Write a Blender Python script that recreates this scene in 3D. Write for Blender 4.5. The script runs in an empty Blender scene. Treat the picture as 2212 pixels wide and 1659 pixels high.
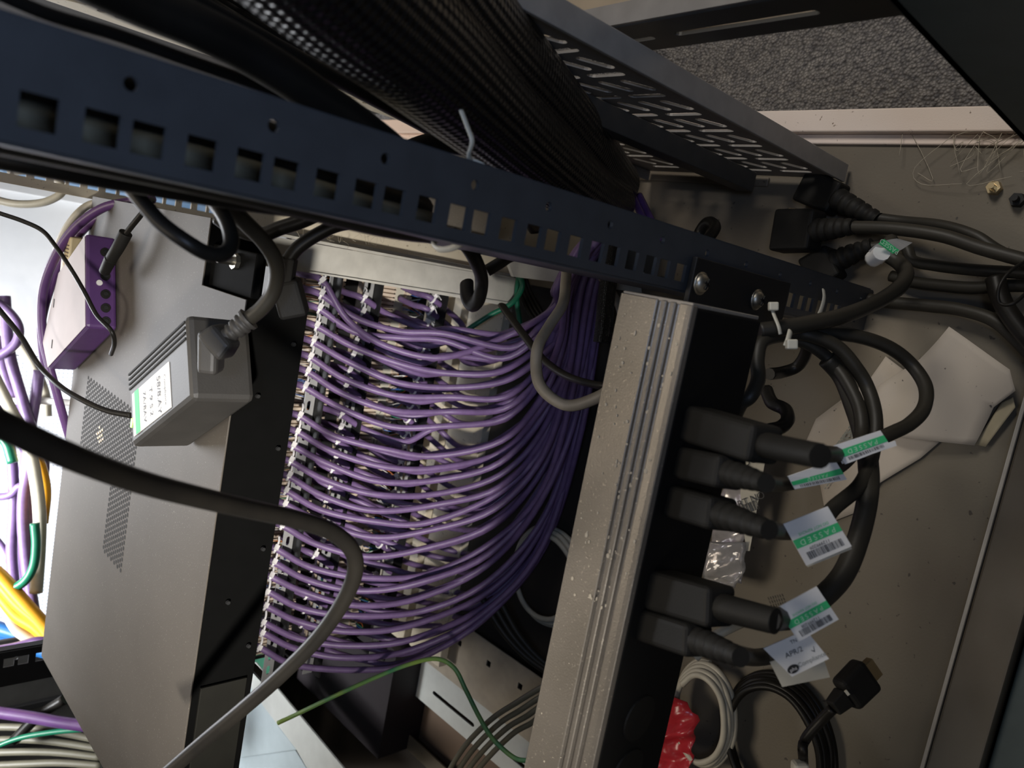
import bpy, bmesh, math, random
from mathutils import Vector, Matrix
random.seed(7)
C = bpy.context.scene.collection
H = 0.66                      # camera height above the carpet (metres)
FPX, CX, CY = 1680., 1106., 829.5
# ---------------------------------------------------------------- camera axes
def nrm(v): return Vector(v).normalized()
D = nrm((2800-CX, 920-CY, FPX))
F = Vector((-531-CX, 290-CY, FPX)); F = (F - F.dot(D)*D).normalized()
W = F.cross(D)
def P(px, py, d=None, x=None, y=None, z=None):
    """world point on the sight line of (px,py); z is height above the cabinet's reference (camera level = 0)"""
    r = Vector((px-CX, py-CY, FPX)); w = Vector((-r.dot(W), r.dot(F), -r.dot(D)))
    if x is not None: k = x/w.x
    elif y is not None: k = y/w.y
    elif z is not None: k = z/w.z
    else: k = d/FPX
    return Vector((w.x*k, w.y*k, w.z*k+H))
AX_R = Vector((-W.x, F.x, -D.x)); AX_D = Vector((-W.y, F.y, -D.y)); AX_F = Vector((-W.z, F.z, -D.z))
# ---------------------------------------------------------------- materials
MATS = {}
def mat(name, col, rough=.6, metal=0., dust=None, dustamt=.5, scale=60, bump=0., bscale=300, var=.15, spec=.5, emit=None, alpha=None, trans=None):
    if name in MATS: return MATS[name]
    m = bpy.data.materials.new(name); m.use_nodes = True; nt = m.node_tree; N = nt.nodes; L = nt.links
    b = N['Principled BSDF']
    b.inputs['Roughness'].default_value = rough; b.inputs['Metallic'].default_value = metal
    b.inputs['Specular IOR Level'].default_value = spec
    tc = N.new('ShaderNodeTexCoord')
    ns = N.new('ShaderNodeTexNoise'); ns.inputs['Scale'].default_value = scale; ns.inputs['Detail'].default_value = 6
    L.new(tc.outputs['Object'], ns.inputs['Vector'])
    rp = N.new('ShaderNodeValToRGB')
    c = Vector(col[:3]); d = Vector(dust) if dust else c*(1-var)
    rp.color_ramp.elements[0].position = .5-.3*(1-dustamt) if dust else .35
    rp.color_ramp.elements[1].position = .5+.3*(1-dustamt)+.05 if dust else .65
    rp.color_ramp.elements[0].color = (*c, 1); rp.color_ramp.elements[1].color = (*d, 1)
    L.new(ns.outputs['Fac'], rp.inputs['Fac'])
    L.new(rp.outputs['Color'], b.inputs['Base Color'])
    if bump:
        n2 = N.new('ShaderNodeTexNoise'); n2.inputs['Scale'].default_value = bscale; n2.inputs['Detail'].default_value = 4
        L.new(tc.outputs['Object'], n2.inputs['Vector'])
        bp = N.new('ShaderNodeBump'); bp.inputs['Strength'].default_value = bump; bp.inputs['Distance'].default_value = .001
        L.new(n2.outputs['Fac'], bp.inputs['Height']); L.new(bp.outputs['Normal'], b.inputs['Normal'])
    if emit:
        b.inputs['Emission Color'].default_value = (*emit[:3], 1); b.inputs['Emission Strength'].default_value = emit[3]
    if trans: b.inputs['Transmission Weight'].default_value = trans
    if alpha: b.inputs['Alpha'].default_value = alpha
    MATS[name] = m
    return m
def speckle(m, col, scale=900, thr=.68, amt=1.):
    """scattered dust grains on top of the base colour"""
    nt = m.node_tree; N = nt.nodes; L = nt.links; b = N['Principled BSDF']
    src = b.inputs['Base Color'].links[0].from_socket
    tc = N.new('ShaderNodeTexCoord'); ns = N.new('ShaderNodeTexNoise'); ns.inputs['Scale'].default_value = scale; ns.inputs['Detail'].default_value = 2
    L.new(tc.outputs['Object'], ns.inputs['Vector'])
    rp = N.new('ShaderNodeValToRGB'); rp.color_ramp.elements[0].position = thr; rp.color_ramp.elements[1].position = thr+.04
    rp.color_ramp.elements[1].color = (amt, amt, amt, 1)
    L.new(ns.outputs['Fac'], rp.inputs['Fac'])
    mx = N.new('ShaderNodeMix'); mx.data_type = 'RGBA'
    L.new(rp.outputs['Color'], mx.inputs[0]); L.new(src, mx.inputs[6]); mx.inputs[7].default_value = (*col, 1)
    L.new(mx.outputs[2], b.inputs['Base Color'])
    return m
M_rail = mat('black_powder_coat', (.052, .057, .064), .42, bump=.10, bscale=900, spec=.5)
M_blackmetal = mat('black_metal', (.013, .013, .0135), .55, bump=.06, spec=.3)
M_post = mat('dark_blue_grey_paint', (.055, .080, .088), .45, bump=.05)
M_dusty = speckle(mat('dusty_metal', (.30, .265, .22), .75, .0, dust=(.24, .215, .185), scale=25, bump=.12, bscale=700), (.42, .38, .31), 700, .66)
M_server = speckle(mat('dusty_grey_steel', (.078, .067, .054), .62, .1, dust=(.056, .047, .037), scale=7, bump=.06, bscale=900), (.16, .145, .125), 900, .68)
M_alu = speckle(mat('dusty_aluminium', (.20, .178, .15), .42, .5, dust=(.155, .137, .112), scale=18, bump=.12, bscale=900), (.30, .27, .22), 650, .66)
M_white = speckle(mat('white_enamel', (.62, .60, .54), .45, bump=.05), (.35, .33, .28), 800, .70)
M_galv = speckle(mat('galvanised_plate', (.78, .70, .55), .5, .1, dust=(.66, .58, .44), scale=12, bump=.05), (.42, .36, .26), 300, .67)
M_pan = speckle(mat('stained_base_pan', (.168, .150, .112), .6, .05, dust=(.105, .080, .055), scale=5, dustamt=.0, bump=.10, bscale=500), (.05, .04, .03), 170, .70)
M_peach = speckle(mat('peach_enamel', (.72, .50, .36), .5, dust=(.80, .72, .66), scale=3.2, dustamt=.25, bump=.10, bscale=900), (.25, .18, .13), 260, .70)
M_tray = mat('grey_perforated_steel', (.30, .28, .26), .5, .3, bump=.05)
M_traydark = mat('dark_grey_steel', (.075, .072, .066), .5, .3, bump=.05)
M_purple = mat('purple_pvc', (.170, .105, .235), .45, var=.2, scale=120, bump=.05)
M_purple2 = mat('deep_purple_pvc', (.12, .05, .17), .42, var=.2, bump=.05)
M_violetbox = mat('violet_plastic', (.080, .032, .125), .45, bump=.08, bscale=800)
M_black = mat('black_pvc', (.007, .0065, .006), .42, dust=(.016, .014, .011), scale=40, dustamt=.1, spec=.22)
M_blackdusty = mat('dusty_black_pvc', (.020, .018, .014), .5, dust=(.034, .030, .022), scale=25, dustamt=.2, bump=.08, spec=.35)
M_plug = mat('black_plug_plastic', (.010, .0095, .0085), .6, bump=.10, bscale=900, dust=(.016, .015, .013), scale=30, spec=.2)
M_grey = mat('grey_brown_pvc', (.20, .175, .14), .55, dust=(.14, .12, .09), scale=50, bump=.08)
M_olive = mat('olive_grey_pvc', (.15, .14, .10), .5, bump=.05)
M_cream = mat('cream_pvc', (.52, .48, .38), .45, bump=.05)
M_white_pvc = mat('white_pvc', (.72, .70, .68), .4)
M_yellow = mat('yellow_pvc', (.75, .36, .02), .4)
M_green = mat('green_pvc', (.01, .17, .09), .4)
M_blue = mat('blue_pvc', (.02, .13, .36), .4)
M_gy = mat('yellow_green_pvc', (.20, .30, .06), .45, dust=(.02, .16, .09), scale=30)
M_nylon = mat('white_nylon', (.82, .80, .80), .35, var=.05)
M_nylon2 = mat('dusty_nylon', (.60, .57, .47), .45, var=.05)
M_beige = mat('beige_idc_plastic', (.66, .55, .44), .5, bump=.05)
M_paper = speckle(mat('creased_paper', (.46, .41, .35), .85, dust=(.42, .37, .31), scale=14, bump=.15, bscale=90), (.12, .11, .10), 260, .71)
M_label = mat('white_label_paper', (.78, .77, .75), .6, var=.04)
M_label_old = mat('yellowed_label_paper', (.52, .49, .40), .65, var=.08)
M_greenink = mat('green_ink', (.05, .52, .19), .6, var=.05)
M_ink = mat('black_ink', (.02, .02, .02), .6)
M_greyink = mat('grey_ink', (.22, .24, .22), .6)
M_brick = mat('grey_adapter_plastic', (.034, .032, .029), .55, dust=(.044, .041, .037), scale=30, bump=.1, bscale=900)
M_hole = mat('dark_vent_hole', (.006, .006, .006), .8)
M_led = mat('green_led', (.1, .9, .1), .4, emit=(.25, 1., .05, 6.))
M_amber = mat('amber_glow', (.9, .6, .2), .4, emit=(1., .62, .2, 5.))
M_steel = mat('nickel_screw', (.40, .38, .33), .42, 1.)
M_brass = mat('gold_contact', (.75, .60, .36), .3, 1.)
M_darkvoid = mat('painted_dark_void', (.020, .016, .012), .8, dust=(.035, .024, .016), scale=6)  # brown-black colour stands for the shade of voids and gaps
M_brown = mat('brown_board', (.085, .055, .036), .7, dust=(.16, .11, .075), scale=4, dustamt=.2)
M_bluegrey = mat('pale_blue_steel', (.40, .47, .50), .45, var=.06)
M_pinkdust = mat('beige_skirting', (.42, .34, .25), .7, bump=.1, dust=(.33, .27, .20), scale=9)
M_red = mat('red_film', (.50, .03, .04), .25, bump=.5, bscale=60)
M_film = mat('clear_film', (.85, .84, .84), .08, bump=.8, bscale=50, trans=.75, spec=.8)
M_copper = mat('copper_wire', (.55, .17, .04), .4)
M_bluewire = mat('blue_wire', (.03, .10, .35), .4)
M_fibre = mat('dust_fluff', (.50, .44, .34), .9)
# carpet
def carpet_mat():
    m = bpy.data.materials.new('grey_loop_carpet'); m.use_nodes = True; nt = m.node_tree; N = nt.nodes; L = nt.links; b = N['Principled BSDF']
    tc = N.new('ShaderNodeTexCoord')
    v = N.new('ShaderNodeTexVoronoi'); v.inputs['Scale'].default_value = 380
    ns = N.new('ShaderNodeTexNoise'); ns.inputs['Scale'].default_value = 220; ns.inputs['Detail'].default_value = 5
    L.new(tc.outputs['Object'], v.inputs['Vector']); L.new(tc.outputs['Object'], ns.inputs['Vector'])
    rp = N.new('ShaderNodeValToRGB'); rp.color_ramp.elements[0].color = (.105, .100, .105, 1); rp.color_ramp.elements[1].color = (.30, .28, .26, 1)
    rp.color_ramp.elements[0].position = .3; rp.color_ramp.elements[1].position = .7
    L.new(ns.outputs['Fac'], rp.inputs['Fac'])
    mu = N.new('ShaderNodeMix'); mu.data_type = 'RGBA'; mu.blend_type = 'MULTIPLY'; mu.inputs[0].default_value = .7
    r2 = N.new('ShaderNodeValToRGB'); r2.color_ramp.elements[0].color = (1.2, 1.2, 1.2, 1); r2.color_ramp.elements[1].color = (.35, .35, .35, 1)
    r2.color_ramp.elements[0].position = .15; r2.color_ramp.elements[1].position = .75
    L.new(v.outputs['Distance'], r2.inputs['Fac'])
    L.new(rp.outputs['Color'], mu.inputs[6]); L.new(r2.outputs['Color'], mu.inputs[7]); L.new(mu.outputs[2], b.inputs['Base Color'])
    bp = N.new('ShaderNodeBump'); bp.inputs['Strength'].default_value = 1.; bp.inputs['Distance'].default_value = .003; bp.invert = True
    L.new(v.outputs['Distance'], bp.inputs['Height']); L.new(bp.outputs['Normal'], b.inputs['Normal'])
    b.inputs['Roughness'].default_value = .95
    return m
M_carpet = carpet_mat()
def braid_mat():
    m = bpy.data.materials.new('black_braided_sleeve'); m.use_nodes = True; nt = m.node_tree; N = nt.nodes; L = nt.links; b = N['Principled BSDF']
    b.inputs['Base Color'].default_value = (.004, .004, .0045, 1); b.inputs['Roughness'].default_value = .33
    uv = N.new('ShaderNodeUVMap'); sx = N.new('ShaderNodeSeparateXYZ'); L.new(uv.outputs['UV'], sx.inputs[0])
    def mth(op, a, c):
        n = N.new('ShaderNodeMath'); n.operation = op
        for i, q in enumerate((a, c)):
            if q is None: continue
            if isinstance(q, (int, float)): n.inputs[i].default_value = q
            else: L.new(q, n.inputs[i])
        return n.outputs[0]
    a = mth('ADD', sx.outputs[0], sx.outputs[1]); c = mth('SUBTRACT', sx.outputs[0], sx.outputs[1])
    s1 = mth('SINE', mth('MULTIPLY', a, 36*math.pi), None); s2 = mth('SINE', mth('MULTIPLY', c, 36*math.pi), None)
    h = mth('MULTIPLY', s1, s2)
    bp = N.new('ShaderNodeBump'); bp.inputs['Strength'].default_value = 1.; bp.inputs['Distance'].default_value = .0012
    L.new(h, bp.inputs['Height']); L.new(bp.outputs['Normal'], b.inputs['Normal'])
    return m
M_braid = braid_mat()
def perf_white_mat():
    m = bpy.data.materials.new('white_perforated_steel'); m.use_nodes = True; nt = m.node_tree; N = nt.nodes; L = nt.links; b = N['Principled BSDF']
    tc = N.new('ShaderNodeTexCoord'); v = N.new('ShaderNodeTexVoronoi'); v.inputs['Scale'].default_value = 170; v.inputs['Randomness'].default_value = 0
    L.new(tc.outputs['Object'], v.inputs['Vector'])
    rp = N.new('ShaderNodeValToRGB'); rp.color_ramp.elements[0].position = .36; rp.color_ramp.elements[1].position = .42
    rp.color_ramp.elements[0].color = (.25, .30, .38, 1); rp.color_ramp.elements[1].color = (.85, .86, .9, 1)
    L.new(v.outputs['Distance'], rp.inputs['Fac']); L.new(rp.outputs['Color'], b.inputs['Base Color']); b.inputs['Roughness'].default_value = .5
    return m
M_perf = perf_white_mat()
M_doorwhite = mat('smooth_white_enamel', (.74, .75, .76), .5, var=.03)
# ---------------------------------------------------------------- object helpers
def tag(o, label=None, cat=None, group=None, kind=None):
    if label: o['label'] = label
    if cat: o['category'] = cat
    if group: o['group'] = group
    if kind: o['kind'] = kind
    return o
def thing(name, label, cat, loc=(0, 0, 0), group=None):
    o = bpy.data.objects.new(name, None); C.objects.link(o); o.location = loc; o.empty_display_size = .02
    tag(o, label, cat, group); LOC[o.name] = Vector(loc)
    return o
LOC = {}
def link(name, me, mats, parent=None, smooth=False):
    if not isinstance(mats, (list, tuple)): mats = [mats]
    o = bpy.data.objects.new(name, me); C.objects.link(o)
    for m in mats: me.materials.append(m)
    if smooth:
        for p in me.polygons: p.use_smooth = True
    if parent is not None:
        o.parent = parent
        off = world_off(parent)
        me.transform(Matrix.Translation(-off))
    else:
        # put the origin at the lower centre of the mesh
        if len(me.vertices):
            xs = [v.co.x for v in me.vertices]; ys = [v.co.y for v in me.vertices]; zs = [v.co.z for v in me.vertices]
            c = Vector(((min(xs)+max(xs))/2, (min(ys)+max(ys))/2, min(zs)))
            me.transform(Matrix.Translation(-c)); o.location = c; LOC[o.name] = c
    return o
def world_off(o):
    v = Vector((0, 0, 0))
    while o is not None: v += o.location; o = o.parent
    return v
def bm_obj(name, bm, mats, parent=None, smooth=False):
    bmesh.ops.recalc_face_normals(bm, faces=bm.faces)
    me = bpy.data.meshes.new(name); bm.to_mesh(me); bm.free()
    return link(name, me, mats, parent, smooth)
def bevel_bm(bm, w, seg=2):
    bmesh.ops.recalc_face_normals(bm, faces=bm.faces)
    es = [e for e in bm.edges if e.is_manifold and e.calc_face_angle(0) > .6]
    if w > 0 and es: bmesh.ops.bevel(bm, geom=es, offset=w, segments=seg, affect='EDGES', profile=.5)
def add_hexa(bm, c8, mi=0):
    vs = [bm.verts.new(c) for c in c8]
    for f in ((0, 1, 2, 3), (7, 6, 5, 4), (0, 4, 5, 1), (1, 5, 6, 2), (2, 6, 7, 3), (3, 7, 4, 0)):
        fc = bm.faces.new([vs[i] for i in f]); fc.material_index = mi
    return vs
def add_box(bm, a, b, mi=0, M=None):
    x0, y0, z0 = a; x1, y1, z1 = b
    c = [Vector(p) for p in ((x0, y0, z0), (x1, y0, z0), (x1, y1, z0), (x0, y1, z0), (x0, y0, z1), (x1, y0, z1), (x1, y1, z1), (x0, y1, z1))]
    if M is not None: c = [M @ p for p in c]
    return add_hexa(bm, c, mi)
def box(name, a, b, m, parent=None, bev=.001, seg=2):
    bm = bmesh.new(); add_box(bm, a, b); bevel_bm(bm, bev, seg)
    return bm_obj(name, bm, m, parent, False)
def rbox(a, b, z=True):  # relative z -> absolute
    return (a[0], a[1], a[2]+H), (b[0], b[1], b[2]+H)
def prism(name, quad, vec, m, parent=None, bev=.001):
    bm = bmesh.new(); q = [Vector(p) for p in quad]; add_poly_prism(bm, q, Vector(vec)); bevel_bm(bm, bev)
    return bm_obj(name, bm, m, parent)
def add_poly_prism(bm, q, vec, mi=0):
    a = [bm.verts.new(p) for p in q]; b = [bm.verts.new(p+vec) for p in q]; n = len(q)
    fs = [bm.faces.new(a), bm.faces.new(b[::-1])]
    for i in range(n): fs.append(bm.faces.new((a[i], b[i], b[(i+1) % n], a[(i+1) % n])))
    for f in fs: f.material_index = mi
def smooth_pts(pts, n=8):
    pts = [Vector(p) for p in pts]
    if len(pts) < 3: return pts
    out = []
    Q = [pts[0]*2-pts[1]]+pts+[pts[-1]*2-pts[-2]]
    for i in range(1, len(Q)-2):
        p0, p1, p2, p3 = Q[i-1:i+3]
        for k in range(n):
            t = k/n
            out.append(.5*((2*p1)+(-p0+p2)*t+(2*p0-5*p1+4*p2-p3)*t*t+(-p0+3*p1-3*p2+p3)*t**3))
    out.append(pts[-1]); return out
def add_tube(bm, pts, r, sides=10, flat=1., rf=None, mi=0, uvlen=None):
    """pts already smoothed; r number; rf(t) radius multiplier; flat<1 squashes one axis"""
    uvl = bm.loops.layers.uv.verify()
    n = len(pts); rings = []
    T = [(pts[min(i+1, n-1)]-pts[max(i-1, 0)]).normalized() for i in range(n)]
    up = Vector((0, 0, 1)) if abs(T[0].z) < .9 else Vector((1, 0, 0))
    u = (up-up.dot(T[0])*T[0]).normalized(); ln = 0; lens = []
    for i in range(n):
        if i: ln += (pts[i]-pts[i-1]).length
        lens.append(ln)
        u = (u-u.dot(T[i])*T[i]).normalized(); v = T[i].cross(u)
        rr = r*(rf(i/(n-1)) if rf else 1)
        rings.append([bm.verts.new(pts[i]+rr*(math.cos(a)*u+flat*math.sin(a)*v)) for a in [2*math.pi*k/sides for k in range(sides)]])
    circ = 2*math.pi*r
    for i in range(n-1):
        for k in range(sides):
            f = bm.faces.new((rings[i][k], rings[i][(k+1) % sides], rings[i+1][(k+1) % sides], rings[i+1][k]))
            f.material_index = mi; f.smooth = True
            for lp, (uu, vv) in zip(f.loops, ((k/sides, lens[i]/circ), ((k+1)/sides, lens[i]/circ), ((k+1)/sides, lens[i+1]/circ), (k/sides, lens[i+1]/circ))):
                lp[uvl].uv = (uu, vv)
    for rg in (rings[0][::-1], rings[-1]): bm.faces.new(rg).material_index = mi
def tube(name, pts, r, m, parent=None, sides=10, n=8, flat=1., rf=None):
    bm = bmesh.new(); add_tube(bm, smooth_pts(pts, n), r, sides, flat, rf)
    me = bpy.data.meshes.new(name); bm.normal_update(); bm.to_mesh(me); bm.free()
    return link(name, me, m, parent)
def inside(x, y, poly):
    c = False; n = len(poly)
    for i in range(n):
        x1, y1 = poly[i]; x2, y2 = poly[(i+1) % n]
        if (y1 > y) != (y2 > y) and x < (x2-x1)*(y-y1)/(y2-y1)+x1: c = not c
    return c
def plate(name, outer, holes, th, O, U, V, m, parent=None):
    """flat sheet with real holes: 2D outline in (u,v), thickness th along U x V"""
    from mathutils.geometry import delaunay_2d_cdt
    xs = [p[0] for p in outer]; ys = [p[1] for p in outer]
    holes = [h for h in holes if all(inside(u, v, outer) for u, v in h)]
    vs = []; es = []
    for poly in [outer]+holes:
        n0 = len(vs); k = len(poly); vs += [Vector((u*100, v*100)) for u, v in poly]; es += [(n0+i, n0+(i+1) % k) for i in range(k)]
    V2, E2, F2, *_ = delaunay_2d_cdt(vs, es, [], 0, 1e-6)
    bbs = [(min(p[0] for p in h), max(p[0] for p in h), min(p[1] for p in h), max(p[1] for p in h), h) for h in holes]
    tris = []
    for f in F2:
        cx_ = sum(V2[i].x for i in f)/len(f)/100; cy_ = sum(V2[i].y for i in f)/len(f)/100
        if not inside(cx_, cy_, outer): continue
        if any(a <= cx_ <= b and c <= cy_ <= d and inside(cx_, cy_, h) for a, b, c, d, h in bbs): continue
        tris.append(f)
    U = Vector(U); V = Vector(V); Nn = U.cross(V).normalized(); O = Vector(O); bm = bmesh.new()
    top = [bm.verts.new(O+U*(p.x/100)+V*(p.y/100)+Nn*th/2) for p in V2]; bot = [bm.verts.new(O+U*(p.x/100)+V*(p.y/100)-Nn*th/2) for p in V2]
    cnt = {}
    for f in tris:
        bm.faces.new([top[i] for i in f]); bm.faces.new([bot[i] for i in reversed(f)])
        for i in range(len(f)):
            e = (f[i], f[(i+1) % len(f)]); cnt[e] = 1
    for (a, b) in list(cnt):
        if (b, a) not in cnt: bm.faces.new((top[b], top[a], bot[a], bot[b]))
    loose = [v for v in bm.verts if not v.link_faces]
    for v in loose: bm.verts.remove(v)
    me = bpy.data.meshes.new(name); bm.to_mesh(me); bm.free()
    return link(name, me, m, parent)
def rect(u0, v0, u1, v1): return [(u0, v0), (u1, v0), (u1, v1), (u0, v1)]
def circ(u, v, r, n=14): return [(u+r*math.cos(2*math.pi*k/n), v+r*math.sin(2*math.pi*k/n)) for k in range(n)]
def slot(u, v, L, w, ang=0, n=5):
    """rounded slot centred at u,v"""
    h = L/2-w/2; pts = []
    for k in range(n+1): a = -math.pi/2+math.pi*k/n; pts.append((h+w/2*math.cos(a), w/2*math.sin(a)))
    for k in range(n+1): a = math.pi/2+math.pi*k/n; pts.append((-h+w/2*math.cos(a), w/2*math.sin(a)))
    c, s = math.cos(ang), math.sin(ang)
    return [(u+x*c-y*s, v+x*s+y*c) for x, y in pts]
def text_mesh(body, size):
    cu = bpy.data.curves.new('tmp', 'FONT'); cu.body = body; cu.size = size; cu.align_x = 'CENTER'; cu.align_y = 'CENTER'
    ob = bpy.data.objects.new('tmp', cu); C.objects.link(ob); bpy.context.view_layer.update()
    me = bpy.data.meshes.new_from_object(ob.evaluated_get(bpy.context.evaluated_depsgraph_get()))
    bpy.data.objects.remove(ob); me.materials.clear(); return me
def text_on(name, body, size, O, U, V, m, parent=None, spread=1., off=.0004):
    me = text_mesh(body, size)
    if spread != 1: me.transform(Matrix.Diagonal((spread, 1, 1, 1)))
    U = Vector(U).normalized(); V = (Vector(V)-Vector(V).dot(U)*U).normalized(); Nn = U.cross(V); O = Vector(O)+Nn*off
    M = Matrix(((U.x, V.x, Nn.x, O.x), (U.y, V.y, Nn.y, O.y), (U.z, V.z, Nn.z, O.z), (0, 0, 0, 1)))
    me.transform(M); me.name = name
    return link(name, me, m, parent)
def path(pts):
    out = []
    for p in pts:
        if isinstance(p, Vector): out.append(p)
        elif len(p) == 3: out.append(P(p[0], p[1], d=p[2]))
        else: out.append(P(p[0], p[1], **{p[2]: p[3]}))
    return out
def cable(name, label, cat, pts, r, m, n=8, flat=1., group=None, sides=10, rf=None):
    o = tube(name, path(pts), r, m, None, sides, n, flat, rf); tag(o, label, cat, group); return o
# ================================================================ SETTING
bm = bmesh.new(); add_box(bm, (-3, -1.5, -.02), (3, 4, 0)); tag(bm_obj('floor', bm, M_carpet), kind='structure')
M_wall = mat('off_white_wall', (.62, .63, .64), .8, var=.03)
bm = bmesh.new(); add_box(bm, (-3, 4, 0), (3, 4.1, 3)); tag(bm_obj('wall_front', bm, M_wall), kind='structure')
# ---------------------------------------------------------------- cabinet carcass
cab = thing('rack_cabinet', 'equipment cabinet with stained steel base pan, peach edge strip and dark corner post', 'cabinet', (-.2, .5, 0))
zp = -.63+H
outer = [(.165, .128), (.165, 1.0), (-.62, 1.0), (-.62, .128)]
opening = [(-.004, .36), (-.004, .80), (-.60, .80), (-.60, .36)]
extra = [rect(.020, .44, .028, .452), rect(-.060, .325, -.0535, .334), rect(-.175, .29, -.167, .30), rect(-.1, .265, -.093, .273)]
plate('base_pan', outer, [opening]+extra, .002, (0, 0, zp-.001), (1, 0, 0), (0, 1, 0), M_pan, cab)
box('base_dark_sheet', (-.95, .30, .002), (.01, 1.2, .006), M_darkvoid, cab, 0)  # dark sheet: shade of the pan opening is put into its colour
# peach side strip along Y
bm = bmesh.new(); add_box(bm, (.163, .10, zp-.020), (.181, 1.0, zp+.010)); add_box(bm, (.155, .10, zp-.028), (.1628, 1.0, zp+.003))
bevel_bm(bm, .0012); bm_obj('side_sill', bm, M_peach, cab)
# rear sill along X
bm = bmesh.new(); add_box(bm, (-.62, .096, zp-.028), (.150, .127, zp+.012)); bevel_bm(bm, .0015)
bm_obj('rear_sill', bm, mat('worn_sill_paint', (.115, .105, .088), .4, dust=(.075, .055, .035), scale=6, bump=.06), cab)
bm = bmesh.new(); add_box(bm, (-.62, .1275, zp+.002), (.150, .130, zp+.0135)); bevel_bm(bm, .0006)
bm_obj('sill_edge_trim', bm, mat('pale_sill_edge', (.42, .39, .34), .4), cab)
# corner post, next to the camera
bm = bmesh.new()
add_box(bm, (.136, .045, .005), (.146, .150, H+.25)); add_box(bm, (.136, .145, .005), (.176, .150, H+.25)); bevel_bm(bm, .001)
bm_obj('corner_post', bm, M_post, cab)
box('outer_skirt', (-.62, .060, .001), (.135, .094, zp-.005), M_post, cab)
# the stiffening rib and screws in the pan
box('pan_rib', (.118, .36, zp), (.126, .60, zp+.003), M_pan, cab, .001)
for (px, py) in ((1715, 463), (2150, 408), (2200, 434), (1852, 628)):
    q = P(px, py, z=-.63); bm = bmesh.new()
    bmesh.ops.create_cone(bm, cap_ends=True, segments=6, radius1=.0052, radius2=.0048, depth=.006, matrix=Matrix.Translation(q+Vector((0, 0, .003))))
    bmesh.ops.create_cone(bm, cap_ends=True, segments=16, radius1=.0026, radius2=.0022, depth=.012, matrix=Matrix.Translation(q+Vector((0, 0, .006))))
    bm_obj('bolt', bm, M_brass if px < 2180 else M_blackmetal, cab)
# horizontal strut with one long slot, top of picture
sb0 = P(1390, 108, x=.150); sb1 = P(1932, 31, x=.150); sU = (sb1-sb0).normalized(); sV = Vector((1, 0, 0)).cross(sU)
if sV.z < 0: sV = -sV
st0 = P(1400, 46, x=.150); hs_ = (st0-sb0).dot(sV)+.001; sl0 = P(1462, 68, x=.150); sl1 = P(1765, 24, x=.150)
um = ((sl0+sl1)/2-sb0).dot(sU); vm = ((sl0+sl1)/2-sb0).dot(sV); L_s = (sl1-sl0).length+.004
plate('side_strut', rect(-.045, 0, (sb1-sb0).length+.03, hs_), [slot(um, vm, L_s, .0052), slot(um-L_s*.5-.030, vm, .030, .0050)], .002, sb0, sU, sV, M_traydark, cab)
fl0 = sb0+sV*hs_
bm = bmesh.new(); add_poly_prism(bm, [fl0-sU*.045, fl0+sU*.20, fl0+sU*.20+Vector((.012, 0, 0)), fl0-sU*.045+Vector((.012, 0, 0))], Vector((0, 0, .002))); bm_obj('strut_flange', bm, M_tray, cab)
box('dark_side_sheet', (.20, .56, .004), (.204, 1.35, .75), M_darkvoid, cab, 0)  # added dark sheet, darkens the gap above the near rail
# ---------------------------------------------------------------- beige plinth beyond the carpet
box_o = box('plinth', (.272, -.2, 0), (.62, 1.6, .006), M_pinkdust, None, .003); tag(box_o, 'dusty beige board lying on the carpet beyond the slotted strut', 'board'); box_o.name = 'beige_board'
# ---------------------------------------------------------------- mounting rails
def rail(name, label, x0, x1, y, z0, z1, flange, phase, m, slots=True, ftoward=1, inner='lo', hx=None, hole=.0095, group=None):
    t = thing(name, label, 'rail', ((x0+x1)/2, y, z0), group)
    holes = []; z = phase
    hx = hx if hx is not None else (x0+.0115)
    k = 0
    while z < z1-.01:
        if z > z0+.01:
            holes.append(rect(hx-hole/2, z-hole/2, hx+hole/2, z+hole/2))
        z += (.01588, .01588, .0127)[k % 3]; k += 1
    z = phase-.006
    while z < z1-.01:
        if z > z0+.01: holes.append(circ(x1-.0085, z, .0021))
        z += .04445
    plate('rail_face', rect(x0, z0, x1, z1), holes, .002, (0, y, 0), (1, 0, 0), (0, 0, 1), m, t)
    xs = x0 if inner == 'lo' else x1
    yy = sorted((y+.0012*ftoward, y+flange*ftoward))
    box('rail_flange', (xs-.001, yy[0], z0), (xs+.001, yy[1], z1), m, t, 0)
    xo = x1 if inner == 'lo' else x0
    yy = sorted((y+.0012*ftoward, y+.010*ftoward))
    box('rail_lip', (xo-.001, yy[0], z0), (xo+.001, yy[1], z1), m, t, 0)
    return t
# nearest rail: hole phase fitted so that holes fall where the photo has them
zh = P(220, 265, y=.251).z
ph = zh
while ph > .06: ph -= .04446
# phase is the lower hole of each close pair going up: pattern 15.9, 15.9, 12.7
RT = rail('mounting_rail', 'near black rack rail with square holes running diagonally across the picture', .0105, .0425, .251, zp+.001, H+.12, .085, ph-.0+.0, M_rail, hx=.0198)
# far front rails
rail('mounting_rail', 'bare steel front rail with square holes at the upper left beyond the server', .000, .030, .835, zp+.001, H+.1, .02, ph, M_galv, hx=.0125, ftoward=1)
rail('mounting_rail', 'black front rail with pale square holes at the lower left beyond the server', -.500, -.462, .835, zp+.001, H+.1, .02, ph, M_blackmetal, hx=-.474, ftoward=1)
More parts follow.
